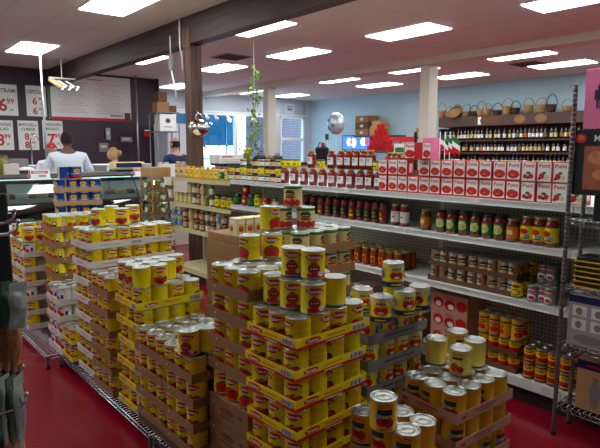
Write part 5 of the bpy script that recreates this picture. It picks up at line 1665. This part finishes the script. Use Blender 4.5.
# ---- right wall: wine shelving
wsx = 13.0
Y0, Y1 = 5.2, onX(438, 150, wsx).y
zs = [1.225, 1.555, 1.885]
wsf = tag(empty('wine_shelving', (wsx, Y0, 0)), 'dark wooden wall shelving filled with wine bottles', 'shelving')
zt = onX(450, 117.5, wsx).z
mb = MB(); mb.box(.48, .5, 0, Y1 - Y0, 0, zt, 'shelf_wood'); mb.build('back_panel', wsf)
for z in [.1, .5, .95] + zs:
    mb = MB(); mb.box(0, .48, 0, Y1 - Y0, z - .035, z, 'shelf_wood'); mb.build('shelf', wsf)
n = 2
for i in range(n):
    yy = (Y1 - Y0 - .04) * i / (n - 1)
    mb = MB(); mb.box(0, .48, yy, yy + .04, 0, zt - .3, 'shelf_wood'); mb.build('side_panel', wsf)
zh = onX(450, 127, wsx).z
mb = MB(); mb.box(-.02, .48, 0, Y1 - Y0, zh, zt, 'shelf_wood')
mp = planemap((-.02, Y1 - Y0, 0), (0, -1, 0), (0, 0, 1), (-1, 0, 0))
L = Y1 - Y0
els = []
for px, w, m in ((483, .28, 'white'), (490, .5, 'card_dark'), (520, .3, 'card'), (541, .3, 'card')):
    yy = Y1 - onX(px, 122, wsx).y
    els.append(('ell' if m == 'card' else 'rect', yy, (zh + zt) / 2, w, .2, m))
    if m == 'white':
        els.append(('ell', yy, (zh + zt) / 2, .16, .12, 'darkgreen'))
deco(mb, mp, els)
mb.build('header_board', wsf)
bt = {}
for nm, gm, lm, cm in (('a', 'wine_dark', 'white', 'darkred'), ('b', 'wine_green', 'cream', 'black'), ('c', 'wine_dark', 'cream', 'lid_gold'), ('d', 'wine_green', 'white', 'red'), ('e', 'wine_dark', 'orange', 'orange'), ('f', 'wine_green', 'card', 'black')):
    mb = MB(); mb.lathe([(.036, 0), (.038, .005), (.038, .18), (.03, .21), (.015, .235), (.014, .3)], gm, 12)
    mb.lathe([(.0385, .05), (.0385, .145)], lm, 12, cap=False); mb.lathe([(.0155, .255), (.0155, .302), (.0005, .3025)], cm, 12)
    bt[nm] = Proto('wine_bottle', mb.mesh('wine_bottle'), [], 'bottle')
BW = {'a': 'white label, dark red cap', 'b': 'cream label, black cap', 'c': 'cream label, gold cap', 'd': 'white label, red cap', 'e': 'orange label', 'f': 'brown label'}
for s, z in enumerate(zs):
    yy = Y0 + .12
    i = 0
    while yy < Y1 - .08:
        near = any(abs(yy - (Y0 + (L - .04) * q / (n - 1) + .02)) < .062 for q in range(n))
        if not near:
            k = rnd.choice('aabbccddef')
            bt[k].place((wsx + .1 + rnd.uniform(0, .02), yy, z + .0005), rnd.uniform(0, 6), 'wine bottle, %s, %s from pink box end, %s shelf' % (BW[k], ORD[min(i, 39)], ['lowest', 'middle', 'upper'][s]), 'wine bottles on the %s shelf' % ['lowest', 'middle', 'upper'][s])
            i += 1
        yy += .098 + rnd.choice((0, 0, .01, .05))
# baskets
bk = [442, 449, 457, 466, 474, 481, 487, 497, 507, 515, 528, 541, 551, 567]
for i, px in enumerate(bk):
    p = onX(px, 110, wsx + .2)
    r = random.Random(i * 7)
    w = .135 + .008 * (i % 3); h = r.uniform(.1, .18)
    h *= 1.15
    m = ['wicker', 'wicker', 'wicker_dark', 'wicker', 'wicker_dark'][i % 5] if i != 11 else 'wicker'
    o = tag(empty('wicker_basket', (wsx + .22, p.y, zt + .001)), '%s wicker basket on the wine shelving, %s from the white column' % ({'wicker': 'light', 'wicker_dark': 'dark'}[m], ORD[i]), 'basket', 'baskets on top of the wine shelving')
    mb = MB(); mb.lathe([(w * .7, 0), (w * .9, h * .5), (w, h), (w * 1.04, h + .012), (w * .95, h), (w * .85, h * .5), (w * .65, .02)], m, 18, sy=.8); mb.build('bowl', o)
    hh = r.uniform(.15, .26)
    mb = MB(); mb.tube([(0, -w * math.cos(PI * q / 10), h + hh * math.sin(PI * q / 10)) for q in range(11)], .01, m, 6); mb.build('handle', o)
mb = MB(); mb.lathe([(.09, 0), (.2, .02), (.21, .03), (.1, .05), (.09, .1), (.02, .12)], 'wicker', 20)
o = tag(mb.build('straw_hat', None, (wsx + .02, onX(455, 104, wsx).y, zt + .12)), 'round straw hat-like tray leaning on the baskets', 'hat'); o.rotation_euler = (0, R(-55), 0)
# TV
a, b = onX(342, 152, 13.3), onX(371, 137, 13.3)
tv = tag(empty('television', (13.298, b.y, a.z)), 'wide flat television showing a bright blue picture on the wall', 'television')
w, h = a.y - b.y, .56
mb = MB(); mb.rbox(0, .1, 0, w, 0, h, 'plastic_black', .01); mb.box(.1, .251, w / 2 - .1, w / 2 + .1, h / 2 - .1, h / 2 + .1, 'plastic_black'); mb.build('case', tv)
m_s1 = mat('screen_blue', (60, 110, 220), .4, emit=(60, 120, 230), estr=1.2); m_s2 = mat('screen_white', (230, 240, 250), .4, emit=(225, 235, 250), estr=1.2); m_s3 = mat('screen_red', (210, 70, 60), .4, emit=(210, 80, 60), estr=1)
mb = MB(); mp = planemap((-.001, w, 0), (0, -1, 0), (0, 0, 1), (-1, 0, 0))
deco(mb, mp, [('rect', w / 2, h * .55, w * .94, h * .78, m_s1), ('ell', w * .25, h * .6, w * .16, h * .5, m_s2), ('ell', w * .42, h * .55, w * .18, h * .56, m_s2), ('ell', w * .75, h * .6, w * .2, h * .5, m_s2), ('ell', w * .33, h * .6, w * .08, h * .3, m_s3), ('rect', w * .86, h * .6, w * .12, h * .3, m_s3)])
mb.build('screen', tv)['label'] = 'bright blue, white and red picture'
# shelving unit behind the cartons carrying boxes
us = tag(empty('storage_shelving', (0, 0, 0)), 'red-topped shelving by the right wall carrying brown boxes', 'shelving')
yA, yB = onX(418, 140, 12.6).y, onX(357, 140, 12.6).y
zr = onX(400, 137, 12.5).z
mb = MB(); mb.box(12.5, 13.2, yA, onX(384, 140, 12.5).y, zr - .06, zr, 'red'); mb.box(12.48, 12.5, yA, onX(384, 140, 12.5).y, zr - .14, zr, 'red'); mb.build('top_shelf', us)
mb = MB()
for yy in (yA + .02, onX(386, 140, 12.5).y - .05):
    mb.box(12.5, 12.55, yy, yy + .05, 0, zr - .06, 'grey'); mb.box(13.1, 13.15, yy, yy + .05, 0, zr - .06, 'grey')
mb.box(12.5, 13.2, yA, onX(386, 140, 12.5).y, 1.0, 1.04, 'grey')
mb.build('frame', us)
# brown boxes on a wall ledge
a = onX(355, 136, 13.0); b = onX(376, 136, 13.0)
mb = MB(); mb.box(12.95, WX - .002, b.y - .75, a.y + .02, a.z - .04, a.z, 'shelf_wood'); tag(mb.build('wall_ledge'), 'wooden wall ledge above the television carrying brown boxes', 'ledge')
L = (a.y - b.y) * .62
for i in range(3):
    mb = MB(); mb.rbox(0, .5, 0, L, 0, .21, 'card' if i % 2 == 0 else 'card_dark', .005)
    deco(mb, planemap((0, L, 0), (0, -1, 0), (0, 0, 1), (-1, 0, 0)), [('rect', L * .5, .1, .14, .08, 'card_pale')])
    tag(mb.build('carton', None, (13.0, a.y - L, a.z + .001 + .212 * i)), 'brown carton on the wall ledge, %s of the pile of three' % ['bottom', 'middle', 'top'][i], 'carton', 'cartons on the wall ledge')
mb = MB(); mb.rbox(0, .4, 0, .45, 0, .3, 'card_light', .005); tag(mb.build('carton', None, (13.02, a.y - L - .5, a.z + .001)), 'lighter brown carton beside the pile on the wall ledge', 'carton')
mb = MB(); mb.rbox(0, .35, 0, .35, 0, .16, 'card_light', .005); tag(mb.build('carton', None, (13.04, a.y - L - .47, a.z + .302)), 'flat light carton on top of the lighter brown carton', 'carton')
# red tins pyramid
X = 11.0
tb = MB()
c = onX(378, 150, X)
zb0 = 1.60
us2 = tag(empty('display_table', (X - .3, c.y - .8, 0)), 'dark display table carrying the pyramid of red packages', 'table')
mb = MB(); mb.rbox(0, .8, 0, 1.6, zb0 - .05, zb0 - .001, 'shelf_wood', .01); mb.build('table_top', us2)
for x, y in ((.03, .03), (.71, .03), (.03, 1.51), (.71, 1.51)):
    mb = MB(); mb.box(x, x + .06, y, y + .06, 0, zb0 - .05, 'shelf_wood'); mb.build('leg', us2)
num = 0
for lv, (cnt, off) in enumerate(((5, 0), (4, .1), (3, .1), (2, .1), (1, .1))):
    for i in range(cnt):
        mb = MB(); mb.rbox(0, .16, 0, .16, 0, .14, 'red', .012); deco(mb, planemap((0, .16, 0), (0, -1, 0), (0, 0, 1), (-1, 0, 0)), [('rect', .08, .07, .1, .03, 'darkred')])
        tag(mb.build('red_package', None, (X, c.y - .44 + i * .175 + lv * .0875, zb0 + .1415 * lv)), 'red package in the pyramid, level %s from its bottom, %s from the window side' % (ORD[lv], ORD[cnt - 1 - i]), 'package', 'red packages in the pyramid')
# yellow basket, green sign, black bottle, paper flags
p = onX(418, 136, 12.6)
mb = MB(); mb.lathe([(.15, 0), (.2, .25), (.21, .255), (.19, .25), (.14, .02)], 'pale_yellow', 18); mb.lathe([(.19, .12), (.195, .16)], 'leaf', 18, cap=False)
tag(mb.build('yellow_bucket', None, (12.8, p.y, zr + .001)), 'yellow bucket with green pattern on the red-topped shelving', 'bucket')
for i, (px, h, m) in enumerate(((413.5, .13, 'plastic_black'), (399, .09, 'green'))):
    p = onX(px, 150, GX + .25)
    mb = MB()
    if i == 0:
        mb.lathe([(.025, 0), (.026, .18), (.014, .22), (.012, .29), (.013, .30)], 'plastic_black', 14)
        cb = MB(); cb.rbox(-.045, .045, -.045, .045, 0, .16, 'card_dark', .003)
        tag(cb.build('carton', None, (GX + .27, p.y, DK[0] + .0005)), 'brown carton behind the upper row carrying the slim black bottle', 'carton')
        tag(mb.build('dark_bottle', None, (GX + .27, p.y, DK[0] + .161)), 'slim black bottle rising behind the top tomato carton', 'bottle')
    else:
        mb.rbox(-.005, .005, -.06, .06, 0, .37, 'white', .002)
        deco(mb, planemap((-.005, .06, 0), (0, -1, 0), (0, 0, 1), (-1, 0, 0)), [('rect', .06, .3, .09, .08, 'green')])
        tag(mb.build('shelf_sign', None, (GX + .26, p.y, DK[0] + .0005)), 'white and green shelf sign standing behind the cartons', 'sign')
a_, b_ = onX(424, 140, 6.05).y, onX(435.5, 140, 6.05).y
mb = MB(); mb.rbox(0, .15, 0, a_ - b_, 0, .5, 'pink', .004)
tag(mb.build('pink_carton', None, (6.02, b_, 1.2805)), 'pink carton standing beyond the tomato cartons beside the paper flags', 'carton')
for i, px in enumerate((440, 445, 450)):
    p = onX(px, 140, 6.0)
    o = tag(empty('paper_flag', (6.0, p.y, 0)), 'green, white and red paper flag bunch, %s from the white column' % ORD[i], 'flag', 'green white red flags')
    mb = MB(); mb.tube([(0, 0, 1.28), (0, 0, 1.85)], .006, 'white'); mb.build('stick', o)
    mb = MB()
    for q, m in enumerate(('green', 'white', 'red')):
        vs = []
        for t in range(6):
            for zz in (0, 1):
                vs.append((.015 * math.sin(t * 1.4 + i), -.01 - t * .028, 1.82 - q * .06 - zz * .06 - t * .02))
        mb.add(vs, [(2 * t, 2 * t + 2, 2 * t + 3, 2 * t + 1) for t in range(5)], m)
        mb.add([(v[0] + .003, v[1], v[2]) for v in vs], [(2 * t + 1, 2 * t + 3, 2 * t + 2, 2 * t) for t in range(5)], m)
    mb.build('flag_cloth', o)
c1 = onX(448, 140, 6.0).y; c2 = onX(438, 140, 6.0).y
mb = MB(); mb.rbox(5.85, 6.25, c1 - 1.6, c2 + .6, 0, 1.28, 'shelf_dark', .01); tag(mb.build('display_cabinet'), 'dark low cabinet beyond the shelving carrying the paper flags', 'cabinet')
p = onX(325, 135, 9.0)
o = tag(empty('paper_flag', (9.0, p.y, 0)), 'small green and red flag on a stick near the balloon', 'flag')
mb = MB(); mb.tube([(0, 0, 1.0), (0, 0, 2.0)], .006, 'white'); mb.build('stick', o)
mb = MB(); mb.box(-.004, .004, -.13, 0, 1.86, 2.0, 'green'); mb.box(-.004, .004, -.1, .03, 1.75, 1.86, 'white'); mb.box(-.004, .004, -.02, .13, 1.64, 1.78, 'red'); mb.build('flag_cloth', o)
mb = MB(); mb.rbox(8.7, 9.3, p.y - .8, p.y + .8, 0, 1.0, 'shelf_dark', .01); tag(mb.build('display_cabinet'), 'dark cabinet by the balloon holding the small flag', 'cabinet')
# black chair back
p = onX(322, 150, 7.9)
ch = tag(empty('high_chair', (7.9, p.y, 0)), 'black high-backed chair seen over the sauce jars', 'chair')
mb = MB(); mb.rbox(-.04, .04, -.2, .2, 1.0, 1.68, 'plastic_black', .03); mb.build('backrest', ch)
mb = MB(); mb.rbox(-.45, 0, -.22, .22, .72, .8, 'plastic_black', .02); mb.build('seat', ch)
for x, y in ((-.42, -.18), (-.42, .18), (0, -.18), (0, .18)):
    mb = MB(); mb.tube([(x, y, 0), (x, y, .73 if x < -.1 else 1.05)], .018, 'plastic_black'); mb.build('leg', ch)
mb = MB(); mb.tube([(0, -.1, 1.66), (0, -.05, 1.76), (0, .08, 1.78), (0, .14, 1.66)], .012, 'plastic_black'); mb.build('top_loop', ch)
# balloon
p = onX(336, 123.5, 9.5)
bl = tag(empty('foil_balloon', (p.x, p.y, p.z)), 'silver and blue foil balloon floating against the pale wall', 'balloon')
m_foil = mat('foil', (214, 226, 236), .3, .45, noise=.25, nscale=3, bump=.5)
mb = MB(); mb.ball((0, 0, 0), .24, m_foil, 24, 14, (.9, .9, 1.12))
for i, (dy, dz, m) in enumerate(((.05, .07, 'sky'), (-.08, -.04, 'sky'), (.04, -.1, 'sky'))):
    mb.ball((-.14, dy, dz), .1, m, 12, 8, (1, .5, .7))
mb.build('envelope', bl)
mb = MB(); mb.tube([(0, 0, -.27), (.01, 0, -.6), (0, .01, -p.z + .01)], .003, 'white', 5); mb.build('string', bl)
# small poster on the window header
wsign('notice', onY(285, 110, WY).x and 285, 104, 294, 114, lambda w, h: [('rect', w / 2, h * .7, w * .6, h * .1, 'sky'), ('rect', w / 2, h * .45, w * .5, h * .2, 'grey')], 'small pale notice on the header above the glass door', 'coat', WY - .005, None, 'notice')

# ================================================================== LIGHT
w = bpy.data.worlds.new('daylight')
SC.world = w
w.use_nodes = True
bg = w.node_tree.nodes['Background']
bg.inputs['Color'].default_value = lin((176, 218, 255))
bg.inputs['Strength'].default_value = 5.5
SC.view_settings.view_transform = 'Standard'
SC.view_settings.look = 'None'
SC.view_settings.gamma = 1
SC.view_settings.exposure = 0.1
SC.view_settings.use_curve_mapping = False
